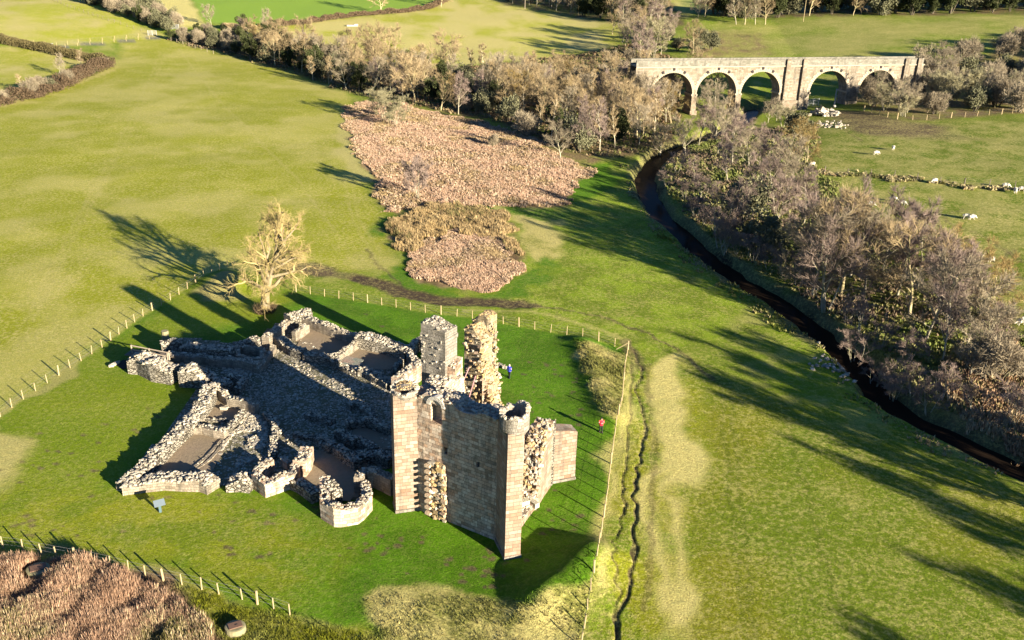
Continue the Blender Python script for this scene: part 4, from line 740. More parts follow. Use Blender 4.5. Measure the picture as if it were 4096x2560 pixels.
for j, (pts, lb, mt) in enumerate(((((0, 380), (180, 405), (400, 425), (520, 440), (700, 410), (900, 388), (1330, 352)), 'far fence on the upper side of the farm lane', 'wood'), (((500, 462), (720, 437), (900, 420), (1100, 398), (1290, 380), (1380, 372), (1500, 358)), 'far fence on the lower side of the farm lane', 'wood'), (((490, 0), (690, 85), (1000, 190), (1300, 285), (1440, 310)), 'dark fence along the upper left scrub belt', 'wood_dark'), (((1560, 368), (1800, 440), (2050, 520)), 'old fence at the top edge of the long pasture below the scrub', 'wood_grey'))):
    fence(lb, [G(F1(*p)) for p in pts], st=5.0, h=1.4, r=.08, mat=mt, big=0, wr=.012)
def gate(px0, px1, label, h=1.3, mat='gate'):
    a, b = G(px0), G(px1); o = empty('field_gate', (0, 0, 0), label, 'gate'); d = b-a
    for k in range(5): mb = MB(); z = .25+h*k/4.5; mb.tube([a+[0, 0, z], b+[0, 0, z]], .06, 4); part('bar', mb, M[mat], o)
    for t in (0, .5, 1): mb = MB(); q = a+d*t; mb.tube([q, q+[0, 0, h+.25]], .09, 5); part('upright', mb, M[mat], o)
gate(F4(375, 1000), F4(475, 998), 'pale metal gate at the left foot of the right hand bridge arch', 2.0); gate(F4(640, 955), F4(700, 960), 'dim gate inside the right hand bridge arch', 1.6)
gate(F1(1400, 335), F1(1480, 335), 'pale gate at the farm lane junction', 1.8); gate(F1(1565, 280), F1(1690, 275), 'far gate where the pale bank meets the lane', 1.8); gate(F1(410, 455), F1(505, 460), 'pale gate at the clipped hedge end of the lane', 1.8)
def pole(px, h, r, label, mat='wood_grey', nm='pole'):
    q = G(px); mb = MB(); mb.tube([q, q+[0, 0, h]], [r, r*.8], 6); return tag(part(nm, mb, M[mat]), label, 'pole')
pole(F4(628, 985), 4.6, .22, 'white marker pole standing under the right hand bridge arch', 'gate'); pole(F3(122, 85), 9, .16, 'slim pale pole at the top of the far straw field'); pole(F3(1027, 135), 9, .16, 'distant pole beside the trees above the bridge'); pole(F4(333, 205), 12, .14, 'thin leaning pole in the field beyond the bridge', 'wood')
# ================================================================ VIADUCT
base = G((2935, 500)); zt = min(np.arange(12, 24, .05), key=lambda z: abs(at((2962, 248), z)[1]-base[1]))
A = at((2560, 243), zt)[:2]; B = at((3690, 233), zt)[:2]; vd = (B-A)/np.linalg.norm(B-A); vn_ = np.array([vd[1], -vd[0]])
def vp(px):
    d = ray(px); k = ((A-0)@vn_)/(d[:2]@vn_); p = d*k; return float((p[:2]-A)@vd), float(p[2]+CAMZ)
print('viaduct top', zt, 'A', A, 'B', B, 'arches', [vp((x, y)) for x, y in ((2620, 316), (2695, 283), (2770, 335), (2788, 367), (2874, 282), (2945, 367), (2961, 367), (3056, 281), (3125, 367), (3232, 370), (3335, 277), (3402, 370), (3420, 330), (3521, 276), (3576, 300))])
v5 = Zm(2400, 150, 1.8615)
crowns = [vp(v5(550, 262)), vp(v5(883, 255)), vp(v5(1212, 254)), vp(v5(1722, 249)), vp(v5(2087, 246))]
Rv = (vp(v5(1340, 395))[0]-vp(v5(1052, 395))[0])/2; cz = float(np.mean([c_[1] for c_ in crowns])); TH = 4.6
arch = [(c_[0], cz-Rv) for c_ in crowns]
s_lo, s_hi = -1.0, vp((3690, 233))[0]+1
vi = empty('viaduct', (0, 0, 0), 'long pale sandstone railway viaduct with round arches crossing the wooded valley', 'viaduct')
def vq(s, n, z): p = A+vd*s+vn_*-n; return (p[0], p[1], z)
ztop = zt-1.75; mb = MB(); ss = set(np.arange(s_lo, s_hi, .8).round(2))
for c_, _z in arch:
    ss = {s for s in ss if abs(s-c_) > Rv+.05}|{round(c_-Rv*math.cos(math.pi*k/36), 4) for k in range(37)}
ss = sorted(ss)
def bot(s):
    for c_, zs in arch:
        if abs(s-c_) < Rv-1e-3: return zs+math.sqrt(max(0, Rv*Rv-(s-c_)**2))
    return None
for s0, s1 in zip(ss[:-1], ss[1:]):
    b = bot((s0+s1)/2); cc = [c_ for c_ in arch if abs((s0+s1)/2-c_[0]) < Rv-1e-3]
    f = lambda s: (cc[0][1]+math.sqrt(max(0, Rv*Rv-(s-cc[0][0])**2))) if cc else float(terr(*(A+vd*s)))-1.5
    for n, fl_ in ((0, 1), (TH, 0)):
        q = [vq(s0, n, f(s0)), vq(s1, n, f(s1)), vq(s1, n, ztop), vq(s0, n, ztop)]; u = [(s0, q[0][2]), (s1, q[1][2]), (s1, ztop), (s0, ztop)]; mb.quad(q if fl_ else q[::-1], u if fl_ else u[::-1])
    if cc: mb.quad([vq(s0, TH, f(s0)), vq(s1, TH, f(s1)), vq(s1, 0, f(s1)), vq(s0, 0, f(s0))], [(TH, s0), (TH, s1), (0, s1), (0, s0)])
for c_, zs in arch:
    for s, sg_ in ((c_-Rv, 1), (c_+Rv, -1)):
        z0_ = float(terr(*(A+vd*s)))-1.5; q = [vq(s, 0, z0_), vq(s, TH, z0_), vq(s, TH, zs), vq(s, 0, zs)]; mb.quad(q[::-1] if sg_ > 0 else q, [(0, z0_), (TH, z0_), (TH, zs), (0, zs)])
mb.quad([vq(s_lo, 0, ztop), vq(s_hi, 0, ztop), vq(s_hi, TH, ztop), vq(s_lo, TH, ztop)], [(0, 0), (1, 0), (1, 1), (0, 1)])
part('arcade', mb, M['viaduct'], vi)
def vbox(mb, s0, s1, n0, n1, z0, z1):
    c8 = [vq(s, n, z) for z in (z0, z1) for s, n in ((s0, n0), (s1, n0), (s1, n1), (s0, n1))]
    for f in ((0, 1, 5, 4), (1, 2, 6, 5), (2, 3, 7, 6), (3, 0, 4, 7), (4, 5, 6, 7), (3, 2, 1, 0)):
        pts = [c8[i] for i in f]; mb.quad(pts, [((p_[0]*vd[0]+p_[1]*vd[1]), p_[2]+(p_[0]*vn_[0]+p_[1]*vn_[1] if f == (4, 5, 6, 7) else 0)) for p_ in pts])
for n0, n1, nm in ((-.15, .4, 'parapet'), (TH-.4, TH+.15, 'parapet')): mb = MB(); vbox(mb, s_lo, s_hi-.5, n0, n1, ztop, zt-.2); o = part(nm, mb, M['vdark'], vi); mb = MB(); vbox(mb, s_lo, s_hi-.5, n0-.1, n1+.1, zt-.2, zt); part('coping', mb, M['vdark'], o)
mb = MB(); vbox(mb, s_lo, s_hi, -.32, -.004, ztop-.25, ztop+.05); part('string_course', mb, M['voussoir'], vi)
mb = MB(); vbox(mb, s_lo, s_hi, .45, TH-.45, ztop, ztop+.3); part('trackbed', mb, mat_plain('grassy ballast', (.25, .22, .15), 1, .4, 2) and bpy.data.materials['grassy ballast'], vi)
for c_, zs in arch:
    mb = MB(); n = 33
    for k in range(n):
        a0, a1 = math.pi*(k+.08)/n, math.pi*(k+.92)/n; ro = Rv+(1.15 if k % 2 else .95)
        P8 = [vq(c_-math.cos(a)*r0, nn, zs+math.sin(a)*r0) for nn in (-.09, .05) for r0, a in ((Rv+.005, a0), (ro, a0), (ro, a1), (Rv+.005, a1))]
        mb.add(P8, ((0, 1, 2, 3), (4, 7, 6, 5), (0, 4, 5, 1), (1, 5, 6, 2), (2, 6, 7, 3), (3, 7, 4, 0)))
    o = part('arch_ring', mb, M['voussoir'], vi)
    for dx, dz in ((-3.3, Rv*.82), (0, Rv+.95), (3.3, Rv*.82)):
        zz = zs+(math.sqrt(Rv*Rv-dx*dx)+.95 if dx else Rv+.95); mb = MB(); q0_, q1_ = np.array(vq(c_+dx, -.06, zz)), np.array(vq(c_+dx, -.25, zz)); mb.tube([q0_, q1_], [.46, .4], 12); mb.tube([q1_, q1_+np.array([*(vn_*.12), 0])], [.16, .12], 6); part('tie_plate', mb, M['iron'], o)
    for s0, s1 in ((c_-Rv-.15, c_-Rv+.3), (c_+Rv-.3, c_+Rv+.15)): mb = MB(); vbox(mb, s0, s1, -.25, TH+.25, zs-.35, zs+.1); part('impost', mb, M['voussoir'], vi)
for (c0_, z0_), (c1_, z1_) in zip(arch[:-1], arch[1:]):
    g0, g1 = c0_+Rv, c1_-Rv; zb = float(terr(*(A+vd*(g0+g1)/2)))-1.0
    if g1-g0 < 3.5:
        mb = MB(); vbox(mb, g0-.12, g1+.12, -.28, TH+.28, zb, z0_-.36); vbox(mb, g0-.4, g1+.4, -.6, TH+.6, zb, zb+2.2); part('pier', mb, M['vpink'], vi)
sw0, sw1 = arch[2][0]+Rv, arch[3][0]-Rv
for s0 in (vp(v5(1400, 190))[0]-.6, vp(v5(1522, 190))[0]-.6, vp(v5(2281, 180))[0]-.6, vp(v5(2375, 180))[0]-.6):
    zb = float(terr(*(A+vd*s0)))-1; mb = MB(); vbox(mb, s0, s0+1.3, -.75, -.01, zb, zt+.08); part('pilaster', mb, M['viaduct'], vi)
mb = MB(); vbox(mb, sw0+.2, sw1-.2, -.5, -.005, float(terr(*(A+vd*sw0)))-1, arch[2][1]-2.2); part('pier_plinth', mb, M['vpink'], vi)
for (x, y) in ((1455, 300), (1460, 335)):
    s, z = vp(v5(x, y)); mb = MB(); vbox(mb, s-.5, s+.5, -.05, .02, z-.4, z+.4); part('repair_patch', mb, M['vdark'], vi)
rp = MB(); p0 = G(F4(550, 1085))
for _ in range(70): stone(rp, p0+np.array([random.gauss(0, 2.0), random.gauss(0, 2.2), abs(random.gauss(.5, .6))]), random.uniform(.5, 1.1))
tag(tag(part('stone_heap', rp, M['stones']), kind='stuff'), 'heap of pale grey boulders beside the mud near the bridge', 'stone heap')
for lb, px, n, sp, s in (('tumbled stones below the boulder heap at the field edge', F4(590, 1180), 60, 2.4, .5), ('dumped stones on the shaded left river bank', F6(660, 760), 70, 1.6, .32)):
    rp = MB(); p0 = G(px)
    for _ in range(n): q = p0[:2]+np.array([random.gauss(0, sp), random.gauss(0, sp*1.2)]); stone(rp, (q[0], q[1], float(terr(*q))+.1), random.uniform(.5, 1.2)*s)
    tag(tag(part('stone_scatter', rp, M['stones']), kind='stuff'), lb, 'stones')
# ================================================================ BARE TREES
def rot_about(v, ax, a): c, s = math.cos(a), math.sin(a); return v*c+np.cross(ax, v)*s+ax*(ax@v)*(1-c)
def perp(v): a = np.cross(v, [0, 0, 1.]); n = np.linalg.norm(a); return a/n if n > 1e-3 else np.array([1., 0, 0])
def bare_tree(seed, H=10, spread=.42, limbs=9, trunk_r=.16, first=.22, up=.35, tw_n=4200, tw_len=.7, tw_w=.035, stems=1, droop=0.0, sub=(5, 4), crook=.16, lean=.05, lvl3=True):
    r = np.random.default_rng(seed); TK, BRN = MB(), MB(); tips = []
    def grow(mb, p, d, L, r0, n, nk, trop, cr):
        pts = [p.copy()]; dd = d/np.linalg.norm(d); rad = [r0]
        for i in range(n):
            dd = dd+r.normal(size=3)*cr+np.array([0, 0, trop]); dd /= np.linalg.norm(dd); p = p+dd*L/n; pts.append(p.copy()); rad.append(max(.012, r0*(1-(i+1)/n*.78)))
        mb.tube(pts, rad, nk, False); return pts, rad
    def sample(pts, t): f = t*(len(pts)-1); i = min(int(f), len(pts)-2); q = pts[i]+(pts[i+1]-pts[i])*(f-i); d = pts[i+1]-pts[i]; return q, d/np.linalg.norm(d)
    for s_ in range(stems):
        a0 = r.random()*6.28; ln = lean if stems == 1 else .35; Hs = H*(.82 if stems == 1 else r.uniform(.65, .85)); tr_ = trunk_r/(1 if stems == 1 else 1.5)
        pts, rad = grow(TK, np.array([math.cos(a0)*.25*(stems > 1), math.sin(a0)*.25*(stems > 1), -.3]), np.array([math.cos(a0)*ln, math.sin(a0)*ln, 1.]), Hs+.3, tr_, 8, 7, .06, crook*.5)
        nl = limbs if stems == 1 else max(3, limbs//stems+1)
        for k in range(nl):
            t = first+(1-first)*((k+r.random()*.7)/nl)*.97; q, d = sample(pts, t); a = k*2.4+r.random()*.8; pe = rot_about(perp(d), d, a)
            Ll = H*spread*(1.05-.62*abs(t-.42))*r.uniform(.8, 1.15); p1, _ = grow(TK, q, pe+d*(up+.6*t), Ll, tr_*(.52-.3*t)+.015, 5, 5, .07-.16*droop, crook)
            tips.append((p1, Ll))
            for j in range(sub[0]):
                t2 = .25+.75*(j+r.random())/sub[0]; q2, d2 = sample(p1, min(t2, .99)); pe2 = rot_about(perp(d2), d2, r.random()*6.28); L2 = Ll*.5*r.uniform(.6, 1.1)*(1.15-.5*t2)
                p2, _ = grow(BRN, q2, pe2*.9+d2*.8+np.array([0, 0, .25-.7*droop]), L2, max(.042, tr_*.2), 4, 3, .05-.14*droop, crook*1.2)
                for i in range(sub[1] if lvl3 else 0):
                    q3, d3 = sample(p2, .3+.7*(i+r.random())/sub[1]*.98); p3, _ = grow(BRN, q3, rot_about(perp(d3), d3, r.random()*6.28)*.8+d3*.7+np.array([0, 0, .2-.8*droop]), L2*.6*r.uniform(.6, 1.2), .028, 3, 3, .05-.16*droop, crook*1.3); tips.append((p3, L2*.6))
                tips.append((p2, L2))
        tips.append((pts[-3:], H*.15))
    o_, dr = [], []; W_ = np.array([t[1] for t in tips])**.7; W_ /= W_.sum(); idx = r.choice(len(tips), tw_n, p=W_)
    for i in idx:
        q, d = sample(tips[i][0], .15+.85*r.random()); o_.append(q); dr.append(d)
    o_ = np.array(o_); dr = np.array(dr); d = dr*1.15+r.normal(size=(tw_n, 3))*.46+np.array([0, 0, .3-1.1*droop]); d /= np.linalg.norm(d, axis=1)[:, None]; Lw = tw_len*r.uniform(.45, 1.25, tw_n)
    bend = r.normal(size=(tw_n, 3))*.18+np.array([0, 0, .12-.5*droop]); mid_ = o_+d*(Lw*.5)[:, None]; end = mid_+(d+bend)*(Lw*.5)[:, None]
    sd_ = np.cross(d, r.normal(size=(tw_n, 3))); sd_ /= np.linalg.norm(sd_, axis=1)[:, None]; w_ = sd_*tw_w*.5
    n0 = len(BRN.v); V = np.stack([o_-w_, o_+w_, mid_+w_*.8, mid_-w_*.8, end+w_*.35, end-w_*.35], 1).reshape(-1, 3); b = n0+np.arange(tw_n)*6
    BRN.v += [tuple(x) for x in V]; BRN.c += [(1, 1, 1, 1)]*len(V); BRN.uv.append(None)
    BRN.f += [tuple(x) for x in np.concatenate([np.stack([b, b+1, b+2, b+3], 1), np.stack([b+3, b+2, b+4, b+5], 1)])]
    return TK, BRN
def shrub(seed, H=4, W_=2.4, n=5200, lw=.14, leaf='twig', dens=.6):
    r = np.random.default_rng(seed); TK, BRN = MB(), MB()
    for k in range(9):
        a = r.random()*6.28; t = r.uniform(.2, .9); p = np.array([math.cos(a)*.2, math.sin(a)*.2, -.2]); TK.tube([p, p+np.array([math.cos(a)*W_*t*.5, math.sin(a)*W_*t*.5, H*.45]), p+np.array([math.cos(a)*W_*t*.9, math.sin(a)*W_*t*.9, H*.85])], [.09, .06, .025], 4, False)
    nb = 26; c = r.normal(size=(nb, 3)); c /= np.linalg.norm(c, axis=1)[:, None]; c *= r.uniform(.25, .8, nb)[:, None]; c = c*np.array([W_, W_, H*.5])+np.array([0, 0, H*.52]); rb = r.uniform(.22, .42, nb)*W_
    i = r.integers(0, nb, n); u = r.normal(size=(n, 3)); u /= np.linalg.norm(u, axis=1)[:, None]; P_ = c[i]+u*(rb[i]*r.random(n)**.4)[:, None]; P_[:, 2] = np.maximum(P_[:, 2], .05)
    d = u*.7+r.normal(size=(n, 3))*.6+np.array([0, 0, .35]); d /= np.linalg.norm(d, axis=1)[:, None]; sd_ = np.cross(d, r.normal(size=(n, 3))); sd_ /= np.linalg.norm(sd_, axis=1)[:, None]
    Lw = (r.uniform(.5, 1.2, n)*(lw*1.3 if leaf == 'leaf' else .6))[:, None]; wd = (lw*.5 if leaf == 'leaf' else .02)
    V = np.stack([P_-sd_*wd, P_+sd_*wd, P_+d*Lw+sd_*wd*.6, P_+d*Lw-sd_*wd*.6], 1).reshape(-1, 3); b = np.arange(n)*4; BRN.v = [tuple(x) for x in V]; BRN.c = [(1, 1, 1, 1)]*len(V); BRN.uv = [None]; BRN.f = [tuple(x) for x in np.stack([b, b+1, b+2, b+3], 1)]
    return TK, BRN
PROTO = {}
def proto(key, gen, bark, twig, Hn):
    tk, br_ = gen; PROTO[key] = (tk.mesh(key+'_trunk', M[bark], True), br_.mesh(key+'_crown', M[twig]), Hn)
for i in range(3): proto('alder%d' % i, bare_tree(100+i, 10, .27, 11, .13, .20, .8, 4200, .72, .024, crook=.12), 'bark_grey', 'twig_purple', 10)
for i in range(2): proto('alderclump%d' % i, bare_tree(120+i, 10, .30, 12, .13, .28, .7, 5000, .7, .024, stems=4, crook=.12), 'bark_grey', 'twig_purple', 10)
for i in range(3): proto('ash%d' % i, bare_tree(200+i, 10, .42, 10, .17, .22, .5, 4200, .8, .026, crook=.16), 'bark_tan', 'twig_tan', 10)
for i in range(2): proto('grey%d' % i, bare_tree(300+i, 10, .36, 12, .13, .18, .6, 4200, .7, .026, crook=.14), 'bark_grey', 'twig_grey', 10)
for i in range(2): proto('ochre%d' % i, bare_tree(400+i, 10, .36, 11, .14, .18, .6, 4600, .7, .03, stems=2, crook=.15), 'bark_tan', 'twig_ochre', 10)
for i in range(2): proto('slim%d' % i, bare_tree(500+i, 10, .17, 14, .10, .22, 1.0, 2200, .5, .030, crook=.1, sub=(4, 3)), 'bark_pale', 'twig_tan', 10)
for i in range(2): proto('thorn%d' % i, shrub(600+i, 4, 2.3, 5600), 'bark_dark', 'twig_grey', 4)
for i in range(2): proto('olive%d' % i, shrub(620+i, 4, 2.4, 5200, .16, 'leaf'), 'bark_dark', 'twig_olive', 4)
for i in range(2): proto('ivy%d' % i, shrub(640+i, 6, 2.2, 6500, .17, 'leaf'), 'bark_dark', 'leaf_dark', 6)
for i in range(2): proto('dome%d' % i, bare_tree(700+i, 10, .42, 16, .12, .10, .75, 11000, .7, .034, stems=5, crook=.1), 'bark_grey', 'twig_willow', 10)
proto('round0', bare_tree(720, 10, .40, 16, .16, .16, .75, 15000, .6, .032, stems=2, crook=.1), 'bark_grey', 'twig_purple', 10)
LBL = {'alder': 'purple grey bare alder', 'alderclump': 'many stemmed alder', 'ash': 'broad tan bare tree', 'grey': 'fine grey bare tree', 'ochre': 'golden ochre twigged bare tree', 'slim': 'slim pale stemmed bare tree', 'thorn': 'rounded grey thorn bush', 'olive': 'lichened olive scrub bush', 'ivy': 'dark ivy clad tree', 'round': 'round purple grey tree', 'dome': 'dome shaped grey willow'}
def tree(kind, p, H, where, group=None, wide=1.0, label=None):
    v = [k for k in PROTO if k.rstrip('0123456789') == kind]; tk, cr, Hn = PROTO[random.choice(v)]
    s = H/Hn; o = empty({'alder': 'alder_tree', 'alderclump': 'alder_tree', 'slim': 'young_tree', 'ochre': 'ochre_tree', 'thorn': 'thorn_bush', 'olive': 'scrub_bush', 'ivy': 'ivy_tree', 'dome': 'willow_tree'}.get(kind, 'bare_tree'), tuple(GX(p)), label or LBL[kind]+' '+where, 'bush' if kind in ('thorn', 'olive') else 'tree', group)
    if group and not label: GRP.setdefault(group, []).append((o, kind, H)); AREA[group] = where
    o.rotation_euler = (0, 0, random.random()*6.28); o.scale = (s*wide, s*wide, s*random.uniform(.94, 1.06)); link('trunk', tk, o); link('crown', cr, o); return o
GRP = {}
AREA = {}
def poly_scatter(px_poly, sp, pick, hfun, where, group, seed=1, jit=1.0, maxn=200):
    pg = Wp(px_poly); xs = [p[0] for p in pg]; ys = [p[1] for p in pg]; rg_ = np.random.default_rng(seed); pts = []
    for _ in range(maxn*60):
        q = np.array([rg_.uniform(min(xs), max(xs)), rg_.uniform(min(ys), max(ys))])
        if poly_sd(np.array([q[0]]), np.array([q[1]]), pg)[0] > 0: continue
        if seg_dist(np.array([q[0]]), np.array([q[1]]), river)[0][0] < 4.0: continue
        if any((q[0]-t[0])**2+(q[1]-t[1])**2 < sp*sp for t in pts): continue
        pts.append(q)
        if len(pts) >= maxn: break
    for q in pts: k = pick(random.random(), q); tree(k, q, hfun(k)*random.uniform(.82, 1.15), where, group)
    return len(pts)
hW = lambda k: {'alder': 10.5, 'ash': 12, 'grey': 11, 'ochre': 10, 'slim': 11.5, 'thorn': 5.5, 'olive': 6.5, 'ivy': 8.5, 'alderclump': 9, 'dome': 7}[k]
def pickW(u, q): return 'ivy' if u < .2 else 'olive' if u < .40 else 'thorn' if u < .50 else 'grey' if u < .66 else 'ash' if u < .80 else 'slim' if u < .9 else 'ochre' if u < .95 else 'alder'
def pickE(u, q): return 'slim' if u < .26 else 'ash' if u < .5 else 'grey' if u < .7 else 'ochre' if u < .78 else 'alder' if u < .88 else 'olive' if u < .96 else 'ivy'
n_ = [poly_scatter([(560, 82), (640, 88), (700, 115), (830, 150), (1000, 172), (1200, 195), (1230, 300), (1180, 288), (1060, 266), (960, 243), (860, 226), (790, 206), (700, 170), (600, 145), (560, 132)], 4.7, pickW, hW, 'in the crowded wood between meadow and bracken, left half', 'trees of the left half of the wood', 11, maxn=110),
      poly_scatter([(1230, 200), (1400, 205), (1540, 215), (1590, 250), (1570, 300), (1540, 335), (1470, 365), (1380, 362), (1300, 335), (1230, 300)], 5.0, pickE, hW, 'in the crowded wood beside the left end of the bridge', 'trees of the wood by the bridge', 12, maxn=80),
      poly_scatter([(398, 95), (470, 84), (560, 84), (560, 130), (500, 112), (440, 104)], 5.2, lambda u, q: 'olive' if u < .45 else 'thorn' if u < .8 else 'ivy', lambda k: {'olive': 5, 'thorn': 5, 'ivy': 5.5}[k], 'in the scrub strip at the top corner of the long pasture', 'scrub strip bushes', 13, maxn=34),
      poly_scatter([(200, -10), (300, 2), (360, 20), (415, 62), (432, 76), (400, 78), (340, 60), (280, 36), (200, 8)], 6.5, lambda u, q: 'olive' if u < .4 else 'thorn' if u < .85 else 'ivy', lambda k: {'olive': 6.5, 'thorn': 6.5, 'ivy': 6.5}[k], 'in the upper left scrub belt above the farm lane', 'upper left scrub belt', 14, maxn=46),
      poly_scatter(W3, 4.5, lambda u, q: 'grey' if u < .3 else 'thorn' if u < .62 else 'olive' if u < .76 else 'dome', lambda k: {'grey': 10, 'thorn': 8, 'olive': 7.5, 'dome': 9}[k], 'in the dense thicket right of the bridge', 'thicket right of the bridge', 15, maxn=105),
      poly_scatter([(1185, 5), (1300, 22), (1420, 52), (1500, 60), (1560, 55), (1560, 15), (1400, -5), (1200, -8)], 7, lambda u, q: 'grey' if u < .3 else 'ash' if u < .5 else 'ivy' if u < .8 else 'alder', lambda k: {'grey': 13, 'ash': 14, 'ivy': 12, 'alder': 13}[k], 'in the far dark wood above the straw field', 'far wood above the straw field', 16, maxn=70),
      poly_scatter([(1640, 36), (1750, 44), (1830, 44), (2000, 38), (2200, 34), (2500, 28), (2500, 8), (2200, 14), (1900, 22), (1830, 34), (1700, 30)], 7.5, lambda u, q: 'olive' if u < .25 else 'ivy' if u < .75 else 'grey' if u < .87 else 'ash', lambda k: {'olive': 12, 'ivy': 12.5, 'grey': 14, 'ash': 14}[k], 'in the dark tree belt along the far field edge', 'far tree belt', 17, maxn=130),
      poly_scatter([(1440, 80), (1500, 75), (1600, 80), (1650, 120), (1640, 160), (1560, 165), (1480, 150)], 8.5, lambda u, q: 'alder' if u < .4 else 'grey' if u < .7 else 'ash', lambda k: 13, 'in the tall group behind the left end of the bridge', 'tall trees behind the bridge end', 18, maxn=14)]
print('scatter', n_)
R1 = 'on the right river bank'
for x, y, h, k, lb in ((1600, 408, 5.5, 'alderclump', 'in the low purple clump overhanging the river bend'), (1575, 440, 4.5, 'alderclump', 'in the low purple clump overhanging the river bend'), (1640, 430, 6, 'alder', 'in the low purple clump overhanging the river bend'), (1618, 470, 5, 'alderclump', 'in the low purple clump overhanging the river bend'), (1660, 470, 6, 'alderclump', 'in the low purple clump overhanging the river bend')):
    tree(k, G(D(x, y)), h, lb, 'purple clump at the river bend', 1.25)
tree('alderclump', G(D(1700, 585)), 13.5, '', None, .95, 'tall pale topped alder standing alone on the bank by the river bend'); tree('alderclump', G(D(1712, 600)), 8, '', None, 1.0, 'smaller alder tucked against the pale topped alder')
for x, y, h, k in ((1650, 345, 11, 'alder'), (1695, 365, 11, 'grey'), (1730, 385, 11, 'alder'), (1770, 400, 10, 'grey'), (1800, 430, 11, 'alder'), (1845, 445, 11, 'grey'), (1750, 350, 9, 'alder'), (1690, 330, 10, 'grey'), (1620, 370, 10, 'grey'), (1795, 375, 8, 'alder'), (1560, 372, 9, 'grey'), (1720, 430, 9, 'alder'), (1770, 470, 10, 'alder'), (1830, 500, 11, 'alder'), (1880, 480, 9, 'grey'), (1760, 520, 8, 'olive'), (1900, 530, 11, 'alder'), (1830, 560, 11, 'alder'), (1795, 600, 7, 'olive')):
    tree(k, G(D(x, y)), h, 'in the upper riverside wood below the bridge', 'upper riverside trees', 1.15)
for x, y, h, k in ((1885, 655, 14, 'alder'), (1920, 700, 15, 'grey'), (1950, 735, 15.5, 'alderclump'), (1985, 700, 16, 'ash'), (2010, 655, 15, 'alder'), (2045, 690, 15, 'grey'), (1960, 640, 14, 'alder'), (2085, 640, 14, 'alder'), (2120, 700, 14, 'alder'), (2150, 745, 14.5, 'ash'), (2170, 680, 13, 'alder'), (2205, 745, 13, 'alder'), (2190, 800, 13, 'grey'), (2240, 790, 13, 'alder'), (2265, 745, 11, 'alder'), (2285, 815, 12, 'grey'), (2230, 850, 10, 'alder'), (2310, 860, 10, 'grey'), (2290, 900, 7, 'grey'), (2350, 900, 6, 'thorn'), (2200, 700, 11, 'alder'), (2130, 640, 12, 'alder'), (2330, 830, 8, 'alder')):
    tree(k, G(D(x, y)), h, 'in the big riverside grove', 'big riverside grove', 1.12)
rvp = resample(river[::-1], 4.3)
for q_, q2_ in zip(rvp[:-1], rvp[1:]):
    if 62 < q_[1] < 178 and random.random() < .9:
        d_ = (q2_-q_)/np.linalg.norm(q2_-q_); off_ = np.array([-d_[1], d_[0]])*(4.0+random.random()*2.2); tree('alderclump', q_+off_, random.uniform(3.6, 6.2), 'in the fringe along the right water edge', 'low alders along the right water edge', 1.25)
for x, y, h in ((2300, 690, 8), (2345, 720, 8), (2270, 650, 8), (2360, 770, 7)): tree('ochre', G(D(x, y)), h, 'on the field side of the riverside grove', 'ochre trees beside the grove', 1.2)
for x, y, h, lb in ((2018, 868, 6, 'small purple alder leaning over the river, upstream of the other small ones'), (2062, 922, 5, 'low spreading alder at the water beside the stony bank'), (2110, 955, 5.2, 'twiggy alder low over the dark water'), (2190, 985, 5.5, 'thin stemmed alder group above the dark pool'), (2155, 935, 5, 'middle alder of the small riverside group')): tree('alderclump', G(D(x, y)), h, '', None, 1.15, lb)
for x, y, h, k, lb in ((1905, 385, 9.5, 'ochre', 'golden ochre willow at the field corner below the boulders'), (1870, 350, 8, 'ochre', 'ochre bush left of the golden willow'), (1850, 300, 6, 'dome', 'grey willow bush at the foot of the wide bridge pier'), (1885, 318, 6, 'olive', 'olive bush between the pier and the boulder heap'), (1815, 290, 6, 'grey', 'small bare tree against the shaded arch'), (1835, 285, 6.5, 'grey', 'spiky bare bush before the wide bridge pier')): tree(k, G(D(x, y)), h, '', None, 1.15, lb)
for x, y, h, k, w_, lb in ((905, 280, 8.5, 'dome', 1.25, 'large rounded pale willow at the top left of the bracken'), (935, 296, 7, 'dome', 1.2, 'second rounded willow, in front of the first at the bracken corner'), (988, 468, 9.0, 'round', 1.0, 'round purple grey tree standing alone in the bracken'), (1245, 320, 7, 'thorn', .9, 'pale green grey bush at the wood edge above the bracken'), (1325, 375, 9.5, 'grey', 1.0, 'pale branched tree at the right edge of the bracken'), (1255, 315, 5.5, 'thorn', .8, 'lower pale bush at the wood edge'), (1370, 360, 10, 'alder', 1, 'purple tree by the right edge of the bracken'), (1165, 345, 3.4, 'thorn', .8, 'faint grey bush inside the bracken'),
      (905, 62, 0, '', 0, ''), (640, 168, 0, '', 0, ''), (1700, 150, 0, '', 0, '')):
    if h: tree(k, G(D(x, y)), h, '', None, w_, lb)
